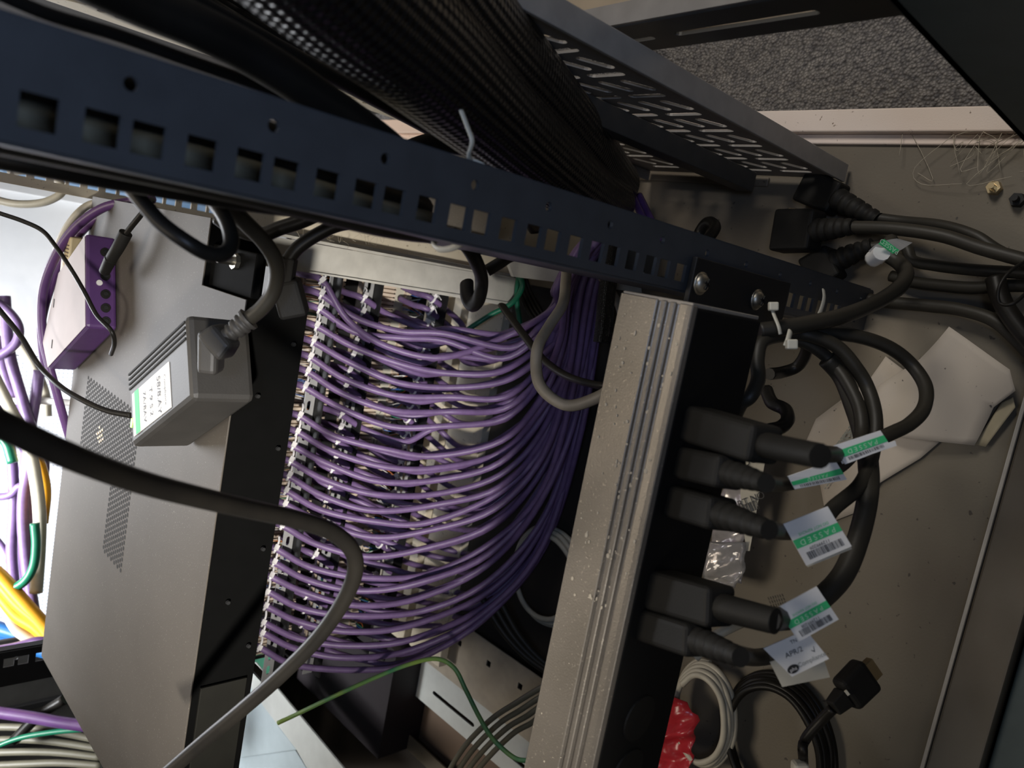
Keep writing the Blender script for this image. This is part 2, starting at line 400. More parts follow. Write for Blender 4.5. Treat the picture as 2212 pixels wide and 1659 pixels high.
# ---------------------------------------------------------------- perforated cable tray (vertical)
def tray_holes(u0, u1, v0, v1):
    hs = []; v = v0; k = 0
    while v < v1:
        # a row of two lying slots then a row of four standing slots
        for j in range(2):
            hs.append(slot(u0+(j+.5)*(u1-u0)/2, v, (u1-u0)*.40, .0065))
        for j in range(4):
            hs.append(slot(u0+(j+.5)*(u1-u0)/4, v+.020, .024, .0070, math.pi/2-.5))
        v += .041; k += 1
    return hs
tr = thing('cable_tray', 'grey perforated steel cable tray standing upright behind the black braided sleeves', 'cable tray', (.125, .39, -.625+H))
plate('tray_sheet', rect(.293, -.622+H, .487, H+.05), tray_holes(.305, .375, -.60+H, H+.02)+tray_holes(.395, .47, -.60+H, H+.02), .0016, (.127, 0, 0), (0, 1, 0), (0, 0, 1), M_tray, tr)
box('tray_edge', (.124, .291, -.624+H), (.138, .294, H+.05), mat('light_tray_edge', (.42, .40, .37), .45, .3), tr, .0005)
box('tray_rib', (.108, .356, -.600+H), (.124, .372, H+.05), M_traydark, tr, .0008)
box('tray_back_edge', (.117, .484, -.622+H), (.126, .487, H+.05), M_tray, tr, .0005)
tr2 = thing('cable_tray', 'second slotted tray panel farther forward, left of the braided sleeves', 'cable tray', (.13, .62, zp))
plate('tray_sheet', rect(.50, -.622+H, .74, H+.02), tray_holes(.52, .61, -.60+H, H)+tray_holes(.63, .72, -.60+H, H), .0016, (.145, 0, 0), (0, 1, 0), (0, 0, 1), M_galv, tr2)
box('tray_edge', (.135, .497, -.622+H), (.144, .500, H+.02), M_tray, tr2, .0005)
# ---------------------------------------------------------------- server
sv = thing('server', 'grey dusty rack server with a honeycomb vent lying across the left, dark rear face', 'server', (-.23, .466, -.268+H))
zt = -.223+H; zb = -.268+H
# lid with a stepped notch at its rear right corner
na = P(435, 625, z=-.223); nb_ = P(555, 655, z=-.223); nc = P(563, 562, z=-.223)
lid = [(-.454, .466), (nb_.x, .466), (nb_.x, na.y), (.002, na.y), (.002, .80), (-.454, .80)]
bm = bmesh.new(); add_poly_prism(bm, [Vector((x, y, zb)) for x, y in [(-.452, .468), (nb_.x-.002, .468), (nb_.x-.002, na.y+.0015), (.0005, na.y+.0015), (.0005, .798), (-.452, .798)]], Vector((0, 0, zt-zb-.0012)))
bm_obj('chassis', bm, mat('matt_black_chassis', (.0028, .0028, .0026), .8, spec=.06), sv)
bm = bmesh.new(); add_poly_prism(bm, [Vector((x, y, zt-.0011)) for x, y in lid], Vector((0, 0, .0011))); bevel_bm(bm, .0003, 1)
bm_obj('lid', bm, M_server, sv)
box('corner_bracket', (nb_.x+.0005, .468, zt-.010), (nc.x+.003, na.y-.0005, zt-.004), mat('matt_black_chassis', (.006, .006, .006)), sv, .001)
q = P(512, 565, z=-.227); bm = bmesh.new()
bmesh.ops.create_cone(bm, cap_ends=True, segments=8, radius1=.0055, radius2=.0055, depth=.003, matrix=Matrix.Translation((q.x, q.y, zt-.0025)))
bmesh.ops.create_cone(bm, cap_ends=True, segments=14, radius1=.003, radius2=.0028, depth=.012, matrix=Matrix.Translation((q.x, q.y, zt+.003)))
bm_obj('bolt', bm, M_steel, sv)
# honeycomb vents (dark recessed cells)
def inpoly(x, y, poly):
    c = False; n = len(poly)
    for i in range(n):
        x1, y1 = poly[i]; x2, y2 = poly[(i+1) % n]
        if (y1 > y) != (y2 > y) and x < (x2-x1)*(y-y1)/(y2-y1)+x1: c = not c
    return c
bm = bmesh.new()
def hexes(bm, poly, s=.0047, r=.00185):
    xs = [p[0] for p in poly]; ys = [p[1] for p in poly]; j = 0; y = min(ys)
    while y <= max(ys):
        x = min(xs)+(s/2 if j % 2 else 0)
        while x <= max(xs):
            if inpoly(x, y, poly):
                f = bm.faces.new([bm.verts.new((x+r*math.cos(a*math.pi/3), y+r*math.sin(a*math.pi/3), zt+.00015)) for a in range(6)])
            x += s
        y += s*.866; j += 1
v1 = [P(190, 822, z=-.223), P(300, 880, z=-.223), P(296, 1010, z=-.223), P(258, 1228, z=-.223), P(220, 1185, z=-.223), P(243, 1035, z=-.223), P(165, 960, z=-.223), P(178, 860, z=-.223)]
A0 = P(300, 880, z=-.223); A1 = P(190, 822, z=-.223); B1 = P(165, 960, z=-.223); S0 = P(243, 1035, z=-.223); E0 = P(220, 1185, z=-.223); E1 = P(258, 1228, z=-.223)
yr = A0.y; yf = A1.y; xt = (A0.x+A1.x)/2; xe = (E0.x+E1.x)/2; ys1 = (S0.y+E0.y)/2; ys0 = (E1.y+P(296, 973, z=-.223).y)/2; xm = S0.x+.004
hexes(bm, [(xt, ys0), (xt, yf), (xm, yf), (xm, ys1), (xe, ys1), (xe, ys0)])
bm_obj('vent', bm, M_hole, sv)
q = P(219, 943, z=-.224); bm = bmesh.new(); add_box(bm, (q.x-.005, q.y-.005, zt+.0002), (q.x+.004, q.y+.004, zt+.0004))
bm.free()
bm = bmesh.new()
for i in range(-1, 2):
    for j in range(-2, 3):
        x = q.x+i*.0047+(.00235 if j % 2 else 0); y = q.y+j*.0041
        if (i*i+j*j) < 5: bm.faces.new([bm.verts.new((x+.0010*math.cos(a*math.pi/3), y+.0010*math.sin(a*math.pi/3), zt+.0003)) for a in range(6)])
bm_obj('status_light', bm, M_amber, sv)
# rear face: ring of small screws and a label plate
for k in range(11):
    a = -.43+k*.036
    bm = bmesh.new(); bmesh.ops.create_cone(bm, cap_ends=True, segments=10, radius1=.0016, radius2=.0013, depth=.0016, matrix=Matrix.Translation((a, .4655, zb+.008+.02*(k % 2))) @ Matrix.Rotation(math.pi/2, 4, 'X'))
    bm_obj('screw', bm, M_hole, sv)
box('rear_plate', (-.395, .4645, zb+.006), (-.31, .4665, zt-.006), mat('olive_plate', (.010, .0095, .007), .7, spec=.2), sv, .0004)
# ---------------------------------------------------------------- power adapter brick
zB = -.184
Aq, Bq, Cq, Dq = [P(x, y, z=zB) for x, y in ((405, 677), (275, 802), (284, 968), (416, 862))]
br = thing('power_adapter', 'grey brick power adapter with grooves and a test label lying on the server', 'power adapter', ((Aq+Cq)/2)*1.0)
br.location = Vector(((Aq.x+Cq.x)/2, (Aq.y+Cq.y)/2, zt))
hgt = (zB+H)-(zt+.0006)
o = prism('housing', [Aq, Bq, Cq, Dq], (0, 0, -hgt), M_brick, br, .0035)
eAB = (Bq-Aq); eAD = (Dq-Aq)
for k in range(4):   # grooves along the long side
    p0 = Aq+eAD*(.07+.065*k)+eAB*.04; p1 = p0+eAB*.93
    bm = bmesh.new(); w = eAD.normalized()*.0006
    add_poly_prism(bm, [p0-w, p1-w, p1+w, p0+w], Vector((0, 0, .0006))); bm_obj('groove', bm, M_hole, br)
L0 = Aq+eAD*.50+eAB*.20; L1 = Aq+eAD*.36+eAB*.20
lu = eAB*.64; lv = eAD*.50
c0 = Aq+eAB*.30+eAD*.36
bm = bmesh.new(); add_poly_prism(bm, [c0, c0+eAB*.62, c0+eAB*.62+eAD*.55, c0+eAD*.55], Vector((0, 0, .0005))); sticker = bm_obj('sticker', bm, M_label, br)
g0 = c0+eAB*.50
bm = bmesh.new(); add_poly_prism(bm, [g0+Vector((0, 0, .0006)), g0+eAB*.07+Vector((0, 0, .0006)), g0+eAB*.07+eAD*.55+Vector((0, 0, .0006)), g0+eAD*.55+Vector((0, 0, .0006))], Vector((0, 0, .0002))); bm_obj('green_band', bm, M_greenink, sticker)
tU = (eAD*-1.).normalized(); tV = eAB.normalized()*-1
# make sure text faces up
if tU.cross(tV).z < 0: tU = -tU
for body, s, ff, ww in (('58/8.AY', .0075, .16, .55), ('T.9 S.2', .0068, .29, .5), ('7A/BAV', .0062, .40, .5), ('Compliance', .0040, .06, .4)):
    text_on('printing', body, s, c0+eAB*ff+eAD*.30+Vector((0, 0, .0006)), tU, tV, M_ink, sticker)
q = Cq*.30+Bq*.70+eAD*.05; q = P(285, 918, z=zB)
bm = bmesh.new(); add_box(bm, (q.x-.0016, q.y-.0012, q.z-.0006), (q.x+.0045, q.y+.0010, q.z+.0008)); bevel_bm(bm, .0004); bm_obj('power_light', bm, M_led, br)
# ---------------------------------------------------------------- violet network box
zV = -.199
vq = [P(x, y, z=zV) for x, y in ((186, 503), (187, 706), (103, 798), (92, 742), (127, 588))]
vb = thing('network_box', 'violet network box with round jacks and a dusty pale top, on the server', 'network box', Vector((sum(v.x for v in vq)/5, sum(v.y for v in vq)/5, zt)))
vh = (zV+H)-(zt+.0006)
prism('housing', vq, (0, 0, -vh), M_violetbox, vb, .0025)
bm = bmesh.new(); ctr = sum(vq, Vector())/5
add_poly_prism(bm, [ctr+(v-ctr)*.965+Vector((0, 0, .0001)) for v in vq], Vector((0, 0, .0004))); bm_obj('top_cover', bm, mat('pale_dusty_lilac', (.50, .44, .44), .7, dust=(.42, .37, .37), scale=20), vb)
for s_ in ((118, 655), (114, 743)):
    q = P(s_[0], s_[1], z=zV); bm = bmesh.new(); add_box(bm, (q.x-.004, q.y-.001, q.z+.0005), (q.x+.004, q.y+.001, q.z+.0008)); bm_obj('slot', bm, M_hole, vb)
# jacks on the rear face between vq[0] and vq[1]
fdir = (vq[1]-vq[0]).normalized(); fn = Vector((0, 0, 1)).cross(fdir); 
if fn.y > 0: fn = -fn
for k, (px, py) in enumerate(((228, 540), (226, 592), (226, 632), (226, 662), (227, 691))):
    t_ = (py-503)/(706-503); base = vq[0].lerp(vq[1], t_)+Vector((0, 0, -vh*.62))+fn*.0004
    rot = fn.to_track_quat('Z', 'Y').to_matrix().to_4x4()
    bm = bmesh.new(); bmesh.ops.create_cone(bm, cap_ends=True, segments=18, radius1=.0040, radius2=.0036, depth=.002, matrix=Matrix.Translation(base) @ rot)
    jk = bm_obj('jack', bm, M_plug, vb)
    bm = bmesh.new(); bmesh.ops.create_cone(bm, cap_ends=True, segments=14, radius1=.0019, radius2=.0017, depth=.0012, matrix=Matrix.Translation(base+fn*.0014) @ rot)
    bm_obj('socket_hole', bm, M_hole if k else M_blackmetal, jk)
q = vq[0].lerp(vq[1], .52)+Vector((0, 0, -vh*.42))+fn*.0004
bm = bmesh.new(); bmesh.ops.create_cone(bm, cap_ends=True, segments=14, radius1=.0024, radius2=.0024, depth=.0012, matrix=Matrix.Translation(q) @ fn.to_track_quat('Z', 'Y').to_matrix().to_4x4()); bm_obj('small_jack', bm, M_white_pvc, vb)
# cream telephone block behind the violet box
q = P(150, 556, z=-.203); cb = thing('adapter_block', 'cream plastic block with dark grooves beyond the violet box', 'adapter', (q.x, q.y, zt))
bm = bmesh.new(); add_box(bm, (q.x-.016, q.y+.002, zt+.001), (q.x+.018, q.y+.026, zt+.020)); bevel_bm(bm, .0015); bm_obj('body', bm, mat('cream_plastic', (.62, .50, .28), .5), cb)
for k in range(8):
    bm = bmesh.new(); x = q.x-.013+k*.0032; add_box(bm, (x, q.y+.004, zt+.0196), (x+.0011, q.y+.004+.0026*(k+1)*.9, zt+.0202)); bm_obj('groove', bm, M_brown, cb)
# ---------------------------------------------------------------- power strip (rack PDU)
pd = thing('power_strip', 'long ribbed aluminium rack power strip with five plugs along its dark rear face', 'power strip', (-.23, .231, -.392+H))
X1, X0 = .003, -.50; y0, y1 = .209, .2535; z1, z0 = -.322+H, -.390+H
sec = [(y0, z0), (y1, z0), (y1, z1)]
# top profile from front edge to rear edge with three grooves
prof = [(y1, z1)]
for c in (.2285, .2230, .2175):
    prof += [(c+.0020, z1), (c+.0011, z1-.0020), (c-.0006, z1-.0020), (c-.0012, z1+.0007)]
prof += [(y0+.0035, z1)]
prof += [(y0+.0008, z1-.0008), (y0, z1-.004)]
bm = bmesh.new(); pol = [Vector((X0, a, b)) for a, b in [(y0+.001, z1-.006), (y1, z1-.006)]+prof]
add_poly_prism(bm, pol, Vector((X1-X0, 0, 0))); bevel_bm(bm, .0004, 1)
bm_obj('top_profile', bm, M_alu, pd)
bm = bmesh.new(); add_box(bm, (X0, y0, z0), (X1-.001, y1-.001, z1-.0045)); bevel_bm(bm, .0012); bm_obj('body', bm, mat('matt_black_plastic', (.006, .006, .006), .65, bump=.05, spec=.2), pd)
bm = bmesh.new(); add_box(bm, (X1-.0008, y0+.001, z0+.002), (X1+.0012, y1-.0005, z1-.001)); bevel_bm(bm, .0004, 1); bm_obj('end_cap', bm, M_dusty, pd)
bm = bmesh.new(); add_box(bm, (X1-.002, .2455, -.485+H), (.030, .2490, -.372+H)); bevel_bm(bm, .0006); bm_obj('mounting_ear', bm, M_blackmetal, pd)
for (px, py) in ((1530, 615), (1650, 650)):
    q = P(px, py, y=.240); bm = bmesh.new()
    bmesh.ops.create_uvsphere(bm, u_segments=20, v_segments=10, radius=.0056, matrix=Matrix.Translation((q.x, .2445, q.z)) @ Matrix.Diagonal((1, .7, 1, 1)))
    bmesh.ops.create_cone(bm, cap_ends=True, segments=20, radius1=.0066, radius2=.0066, depth=.0012, matrix=Matrix.Translation((q.x, .2450, q.z)) @ Matrix.Rotation(math.pi/2, 4, 'X'))
    s_ = bm_obj('screw', bm, M_steel, pd, True)
    bm = bmesh.new()
    for a in (0, math.pi/2): add_box(bm, (-.0032, -.0004, -.0006), (.0032, .0004, .0006), 0, Matrix.Translation((q.x, .2405, q.z)) @ Matrix.Rotation(a+.4, 4, 'Y'))
    bm_obj('cross_slot', bm, M_hole, s_)
for k in range(3):   # empty round outlets below the plugs
    q = P(1372-38*k, 1445+95*k, y=y0); bm = bmesh.new()
    bmesh.ops.create_cone(bm, cap_ends=True, segments=28, radius1=.0135, radius2=.013, depth=.0012, matrix=Matrix.Translation((-.222-k*.032, y0-.0004, -.356+H)) @ Matrix.Rotation(math.pi/2, 4, 'X'))
    bm_obj('outlet', bm, M_plug, pd)
# crumbs of dust on the top
bm = bmesh.new()
for k in range(150):
    x = random.uniform(X0+.02, X1-.01) if random.random() < .3 else random.uniform(-.16, X1-.01); y = random.uniform(y0+.004, y1-.003)
    r = random.uniform(.0003, .0009)
    bmesh.ops.create_icosphere(bm, subdivisions=1, radius=r, matrix=Matrix.Translation((x, y, z1+r*.4)) @ Matrix.Diagonal((random.uniform(.6, 2), random.uniform(.6, 1.5), .6, 1)))
tag(bm_obj('dust_crumbs', bm, M_fibre, None), 'pale dust crumbs scattered on the aluminium power strip', 'dust', kind='stuff')
# ---------------------------------------------------------------- plugs and cords
def orient_box(bm, c, ax, up, L, Wd, Ht, mi=0, taper=1.):
    ax = ax.normalized(); s = ax.cross(up).normalized(); u = s.cross(ax)
    c8 = []
    for (l, tp) in ((0, 1), (L, taper)):
        for a, b in ((-1, -1), (1, -1), (1, 1), (-1, 1)): c8.append(c+ax*l+s*(a*Wd/2*tp)+u*(b*Ht/2*tp))
    add_hexa(bm, c8, mi)
def boot(parent, pts, r, ribbed=True, m=None, name='strain_relief'):
    sp = smooth_pts(pts, 14)
    if ribbed: rf = lambda t: (1.0-.38*t)*(1.0 if math.sin(t*2*math.pi*5) > -.3 else .84)
    else: rf = lambda t: 1-.12*t
    bm = bmesh.new(); add_tube(bm, sp, r, 14, 1., rf)
    return bm_obj(name, bm, m or M_plug, parent)
def cord(label, base, body_end, boot_end, cab_pts, r, size=(.024, .017), ribbed=True, br_=.0075, up=Vector((0, 0, 1)), name='mains_lead', cat='mains lead', m=None, pins=False):
    t = thing(name, label, cat, base)
    ax = body_end-base
    bm = bmesh.new(); orient_box(bm, base, ax, up, ax.length, size[0], size[1], 0, .94); bevel_bm(bm, .0028, 3); bm_obj('plug', bm, M_plug, t)
    d_ = ax.normalized()
    boot(t, [body_end-d_*.002, body_end.lerp(boot_end, .5), boot_end], br_, ribbed)
    if cab_pts: tube('cable', [boot_end.lerp(body_end, .15)]+path(cab_pts), r, m or M_blackdusty, t, 10, 8)
    return t
PZ = -.356
def facept(px, py): q = P(px, py, y=y0); return q
fb = [facept(1500, 915), facept(1482, 1000), facept(1462, 1083), facept(1421, 1272), facept(1400, 1348)]
T1 = (1866, 965); T2 = (1765, 1027); T3 = (1765, 1160); T4 = (1745, 1325); T5 = (1722, 1420)
UPX = Vector((1, 0, 0))
def E(px, py, y): return P(px, py, y=y)
cord('black cord with smooth strain relief, first plug from the top of the power strip', fb[0], E(1655, 962, .158), E(1772, 985, .125),
     [(1822, 980, .425), (1866, 962, .43), (1925, 936, .44), (1966, 915, .45), (1996, 881, .46), (1999, 835, .47), (1971, 790, .48), (1929, 755, .48), (1877, 733, .48), (1818, 722, .48), (1730, 716, .48), (1690, 712, .49)], .0042, (.0195, .0185), False, .0058, UPX)
cord('black cord with ribbed strain relief, second plug from the top of the power strip', fb[1], E(1580, 1022, .172), E(1655, 1044, .145),
     [(1690, 1046, .412), (1762, 1030, .418), (1822, 1000, .428), (1858, 950, .45), (1858, 890, .46), (1835, 835, .47), (1800, 785, .48), (1755, 748, .48), (1705, 728, .48)], .0040, (.0175, .0165), True, .0066, UPX)
cord('black cord with ribbed strain relief, third plug from the top of the power strip', fb[2], E(1562, 1112, .172), E(1662, 1145, .140),
     [(1700, 1150, .405), (1765, 1143, .41), (1800, 1098, .418), (1860, 1045, .43), (1886, 975, .45), (1891, 900, .46), (1873, 835, .47), (1842, 785, .47), (1807, 748, .47), (1755, 726, .47), (1713, 722, .47), (1650, 735, .46), (1636, 775, .455), (1638, 818, .45), (1622, 855, .445), (1601, 872, .45), (1585, 905, .46)], .0042, (.0175, .0165), True, .0070, UPX)
cord('black cord with smooth strain relief, fourth plug from the top of the power strip', fb[3], E(1560, 1312, .165), E(1676, 1342, .138),
     [(1715, 1332, .402), (1765, 1300, .405), (1822, 1240, .41), (1858, 1150, .42), (1876, 1060, .43), (1874, 990, .45), (1862, 930, .46), (1846, 880, .47), (1820, 815, .48), (1786, 775, .48)], .0058, (.0195, .0205), False, .0066, UPX)
cord('black cord with ribbed strain relief, lowest plug in the power strip', fb[4], E(1512, 1385, .170), E(1600, 1420, .140),
     [(1635, 1420, .395), (1690, 1410, .40), (1735, 1390, .415)], .0044, (.0175, .0165), True, .0070, UPX)
# loose socket ends on the cabinet floor
def loose(label, tip, neck, bend, pts, r=.0040, size=(.027, .018), m=None):
    return cord(label, tip, neck, bend, pts, r, size, True, .0098, Vector((0, 0, 1)), m=m)
loose('loose black socket end at the tray foot, uppermost of three on the cabinet floor', P(1738, 402, z=-.618), P(1812, 432, z=-.612), P(1897, 476, z=-.608),
      [(1950, 478, 'z', -0.608), (2034, 487, 'z', -0.600), (2104, 508, 'z', -0.595), (2157, 541, 'z', -0.595), (2250, 585, 'z', -0.600)])
loose('loose black socket end with wide ribbed neck, middle of three on the cabinet floor', P(1682, 500, z=-.600), P(1766, 498, z=-.592), P(1845, 489, z=-.585),
      [(1929, 494, 'z', -0.585), (2034, 509, 'z', -0.585), (2122, 537, 'z', -0.588), (2250, 572, 'z', -0.590)], .0048, (.034, .02))
loose('loose black socket end in shadow below the curved test label, lowest of three', P(1748, 598, z=-.618), P(1808, 562, z=-.618), P(1885, 530, z=-.616),
      [(1950, 530, 'z', -0.618), (1971, 562, 'z', -0.615), (2017, 573, 'z', -0.612), (2104, 583, 'z', -0.608), (2250, 592, 'z', -0.608)], .0042, (.030, .02))
cable('mains_lead', 'black cord curving down through the green test label toward the power strip end', 'mains lead',
      [(1925, 520, .55), (1915, 545, .53), (1943, 568, .52), (1957, 590, .51), (1943, 620, .50), (1895, 652, .49), (1825, 681, .475), (1755, 697, .465), (1692, 708, .46), (1640, 715, .46)], .0050, M_blackdusty)
cable('mains_lead', 'straight black cord running right under the loose socket ends to the black cable tie', 'mains lead', [(1925, 596, 'z', -0.624), (1971, 609, 'z', -0.622), (2034, 617, 'z', -0.618), (2104, 622, 'z', -0.614), (2174, 617, 'z', -0.612), (2260, 618, 'z', -0.612)], .0045, M_blackdusty)
cable('mains_lead', 'lowest grey-black cord running from the rail foot toward the right edge', 'mains lead', [(1830, 640, 'z', -0.624), (1922, 653, 'z', -0.622), (1999, 660, 'z', -0.620), (2069, 668, 'z', -0.617), (2139, 688, 'z', -0.614), (2185, 722, 'z', -0.612), (2250, 790, 'z', -0.612)], .0048, M_blackdusty)
cable('mains_lead', 'short dark cord turning down at the right edge beside the papers', 'mains lead', [(2150, 600, 'z', -0.600), (2160, 640, 'z', -0.598), (2185, 685, 'z', -0.598), (2225, 735, 'z', -0.598), (2260, 770, 'z', -0.600)], .0062, M_black)
cable('mains_lead', 'small hooked dark cord between the power strip and its plug cords', 'mains lead', [(1655, 842, .50), (1668, 870, .49), (1695, 884, .48), (1702, 905, .47), (1688, 922, .465), (1665, 928, .46)], .0042, M_black)
cable('mains_lead', 'thin dark cord loop behind the nylon tie', 'mains lead', [(1745, 735, .50), (1740, 765, .51), (1722, 792, .52), (1690, 804, .52), (1662, 808, .51)], .0040, M_black)
cable('mains_lead', 'pair of dark cord ends looping up behind the near rail', 'mains lead', [(1500, 540, .62), (1512, 500, .62), (1530, 480, .61), (1545, 490, .60), (1530, 515, .59), (1500, 540, .59)], .0045, M_black)
# black cable tie at right edge
cable('cable_tie', 'thin black cable tie binding the cord bundle at the right edge', 'cable tie', [(2222, 560, .47), (2180, 588, .47), (2158, 622, .47), (2160, 655, .47), (2190, 655, .465), (2228, 622, .465)], .0011, M_black)
# nylon ties by the strip
cable('cable_tie', 'pale nylon cable tie hanging from the second rail screw', 'cable tie', [(1664, 655, .455), (1672, 680, .45), (1682, 705, .445), (1686, 722, .445)], .0017, M_nylon2, flat=.5)
nt_ = cable('cable_tie', 'pale nylon cable tie with a square head holding the plug cords', 'cable tie', [(1707, 716, .44), (1702, 735, .435), (1697, 748, .435)], .0020, M_nylon2, flat=.5)
bm = bmesh.new(); q = P(1698, 744, d=.432); orient_box(bm, q, AX_R, AX_F, .006, .0055, .0045); bevel_bm(bm, .0008); bm_obj('head', bm, M_nylon2, nt_)
bm = bmesh.new(); q = P(1660, 662, d=.450); orient_box(bm, q, AX_R, AX_F, .0055, .005, .004); bevel_bm(bm, .0008)
o = bm_obj('cable_tie', bm, M_nylon2, None); tag(o, 'small square nylon tie head just right of the second rail screw', 'cable tie')
cable('cable_tie', 'curved nylon tie tail sticking up over the rail foot', 'cable tie', [(1779, 626, .52), (1780, 645, .515), (1774, 668, .51), (1768, 682, .505)], .0017, M_nylon2, flat=.4)
cable('cable_tie', 'long pale nylon tie tail standing over the rail below the braided sleeve', 'cable tie', [(996, 238, .32), (1010, 275, .32), (1020, 305, .32), (1013, 335, .325), (1018, 350, .33)], .0013, M_nylon2, flat=.5)
cable('cable_tie', 'short pale nylon tie end lying across the rail top edge', 'cable tie', [(1010, 343, .33), (1030, 348, .33), (1047, 356, .33)], .0010, M_nylon2, flat=.5)
# ---------------------------------------------------------------- test labels
def test_tag(label, quad, d, number=None, old=False, band=(.42, .64), small=True, name='test_label', extra=None):
    """quad px: a,b,c,d = left-top, right-top, right-bottom, left-bottom in the photo; text reads from right to left (upside down)"""
    dd = d if isinstance(d, (list, tuple)) else [d]*4
    q = [P(x, y, d=e) for (x, y), e in zip(quad, dd)]
    t = thing(name, label, 'label', sum(q, Vector())/4)
    nrm_ = (q[1]-q[0]).cross(q[3]-q[0]).normalized()
    if nrm_.dot(AX_F) > 0: nrm_ = -nrm_
    bm = bmesh.new(); add_poly_prism(bm, q, -nrm_*.0006); bm_obj('paper', bm, M_label_old if old else M_label, t)
    def at(u, v, o=.0002): return q[0].lerp(q[1], u).lerp(q[3].lerp(q[2], u), v)+nrm_*o
    def patch(nm, u0, v0, u1, v1, m, o=.0002):
        bm = bmesh.new(); bm.faces.new([bm.verts.new(at(*p, o)) for p in ((u0, v0), (u1, v0), (u1, v1), (u0, v1))]); return bm_obj(nm, bm, m, t)
    Uv = (at(0, .5)-at(1, .5)); Vv = (at(.5, 1)-at(.5, 0)); wl = Uv.length
    if Uv.cross(Vv).dot(nrm_) < 0: Vv = -Vv
    if band:
        patch('green_band', 0, band[0], 1, band[1], M_greenink)
        bh = (at(.5, band[1])-at(.5, band[0])).length
        text_on('printing', 'P A S S E D', bh*.85, at(.5, (band[0]+band[1])/2, .0003), Uv, Vv, mat('pale_green_ink', (.55, .85, .62), .6), t, off=.0002)
        if small:
            text_on('printing', 'DO NOT REMOVE', bh*.42, at(.5, band[0]-.08, .0003), Uv, Vv, M_greenink, t, off=.0002)
    if number is not None:
        bv = band[1]
        text_on('printing', number, wl*.10, at(.45, bv+.08, .0003), Uv, Vv, M_ink, t, off=.0002)
        bm = bmesh.new(); random.seed(len(label)); u = .12
        v0_ = bv+.14 if number else bv+.05; v1_ = min(v0_+.17, .97)
        while u < .88:
            w = random.choice((.008, .012, .02)); bm.faces.new([bm.verts.new(at(*p, .0003)) for p in ((u, v0_), (u+w, v0_), (u+w, v1_), (u, v1_))]); u += w+random.choice((.007, .011, .016))
        bm_obj('barcode', bm, M_ink, t)
    if extra: extra(t, at, Uv, Vv, wl)
    return t
test_tag('folded green and white test label on the cord from the topmost plug', [(1800, 963), (1902, 930), (1925, 965), (1826, 1003)], .395, '', band=(.28, .66), small=False)
test_tag('blank white flap folded behind the topmost test label', [(1813, 990), (1934, 952), (1937, 963), (1820, 1002)], .402, None, band=None)
test_tag('slightly tilted green and white test label on the cord from the second plug', [(1702, 1029), (1804, 994), (1830, 1036), (1717, 1057)], [.392, .398, .40, .394], '', band=(.42, .70), small=False)
test_tag('green and white test label with a barcode on the cord from the third plug', [(1692, 1132), (1788, 1094), (1840, 1180), (1742, 1222)], .378, '112999209', band=(.40, .60))
test_tag('soiled white label edge showing below the third barcode label', [(1738, 1212), (1836, 1174), (1840, 1186), (1745, 1225)], .3805, None, old=True, band=None)
test_tag('green and white test label with a barcode on the cord from the fourth plug', [(1677, 1314), (1764, 1267), (1812, 1338), (1726, 1386)], .368, '112999208', band=(.42, .62))
def comp(t, at, U, V, wl):
    text_on('printing', 'APR/2', wl*.17, at(.45, .42, .0003), U*-1, V*-1, M_ink, t, off=.0002)
    text_on('printing', 'TN', wl*.12, at(.62, .14, .0003), U*-1, V*-1, M_ink, t, off=.0002)
    text_on('printing', 'Compliance', wl*.145, at(.66, .80, .0003), U*-1, V*-1, M_greyink, t, off=.0002)
    c = at(.16, .82, .0003); u_ = (at(1, .82)-at(0, .82)).normalized(); v_ = u_.cross(AX_F).normalized()
    bm = bmesh.new(); bm.faces.new([bm.verts.new(c+u_*wl*.14*math.cos(a)+v_*wl*.10*math.sin(a)) for a in [k*math.pi/10 for k in range(20)]])
    em = bm_obj('emblem', bm, M_ink, t)
    text_on('emblem_lettering', 'phs', wl*.13, at(.16, .82, .0004), U*-1, V*-1, M_label, em, off=.0003)
    bm = bmesh.new(); p = [at(.80, .56), at(.835, .62), at(.90, .48), at(.90, .50), at(.838, .66), at(.79, .58)]
    bm.faces.new([bm.verts.new(v) for v in p]); bm_obj('check_mark', bm, M_ink, t)
test_tag('white test certificate label with a black oval emblem under the fourth barcode label', [(1649, 1401), (1741, 1361), (1791, 1423), (1711, 1462)], .372, None, band=None, extra=comp)
test_tag('blank yellowish label behind the certificate label, lowest of the stack', [(1663, 1430), (1770, 1398), (1793, 1463), (1690, 1484)], .380, None, old=True, band=None)
def comp2(t, at, U, V, wl): text_on('printing', 'Compliance', wl*.20, at(.5, .80, .0003), U, V, M_greyink, t, off=.0002)
test_tag('small soiled white label standing beside the loose socket ends', [(1964, 447), (2022, 475), (1995, 492), (1935, 486)], .60, None, old=True, band=None, extra=comp2)
# label wrapped round the cord near the sockets
t = thing('test_label', 'curved green and white test label wrapped round a cord near the loose sockets', 'label', P(1915, 540, d=.51))
arc_top = [(1937, 515, .505), (1915, 519, .50), (1893, 528, .50), (1876, 542, .505)]
arc_bot = [(1971, 524, .515), (1946, 540, .505), (1918, 554, .503), (1905, 571, .51)]
for nm, v0_, v1_, m_ in (('paper', 0, 1, M_label),):
    bm = bmesh.new(); a = smooth_pts(path(arc_top), 5); b = smooth_pts(path(arc_bot), 5)
    va = [bm.verts.new(p) for p in a]; vb_ = [bm.verts.new(p) for p in b]
    for i in range(len(a)-1): bm.faces.new((va[i], va[i+1], vb_[i+1], vb_[i]))
    ex = bmesh.ops.solidify(bm, geom=bm.faces[:], thickness=.0005); bm_obj(nm, bm, m_, t)
qq = [P(1908, 517, d=.498), P(1895, 527, d=.497), P(1927, 549, d=.499), P(1941, 541, d=.500)]
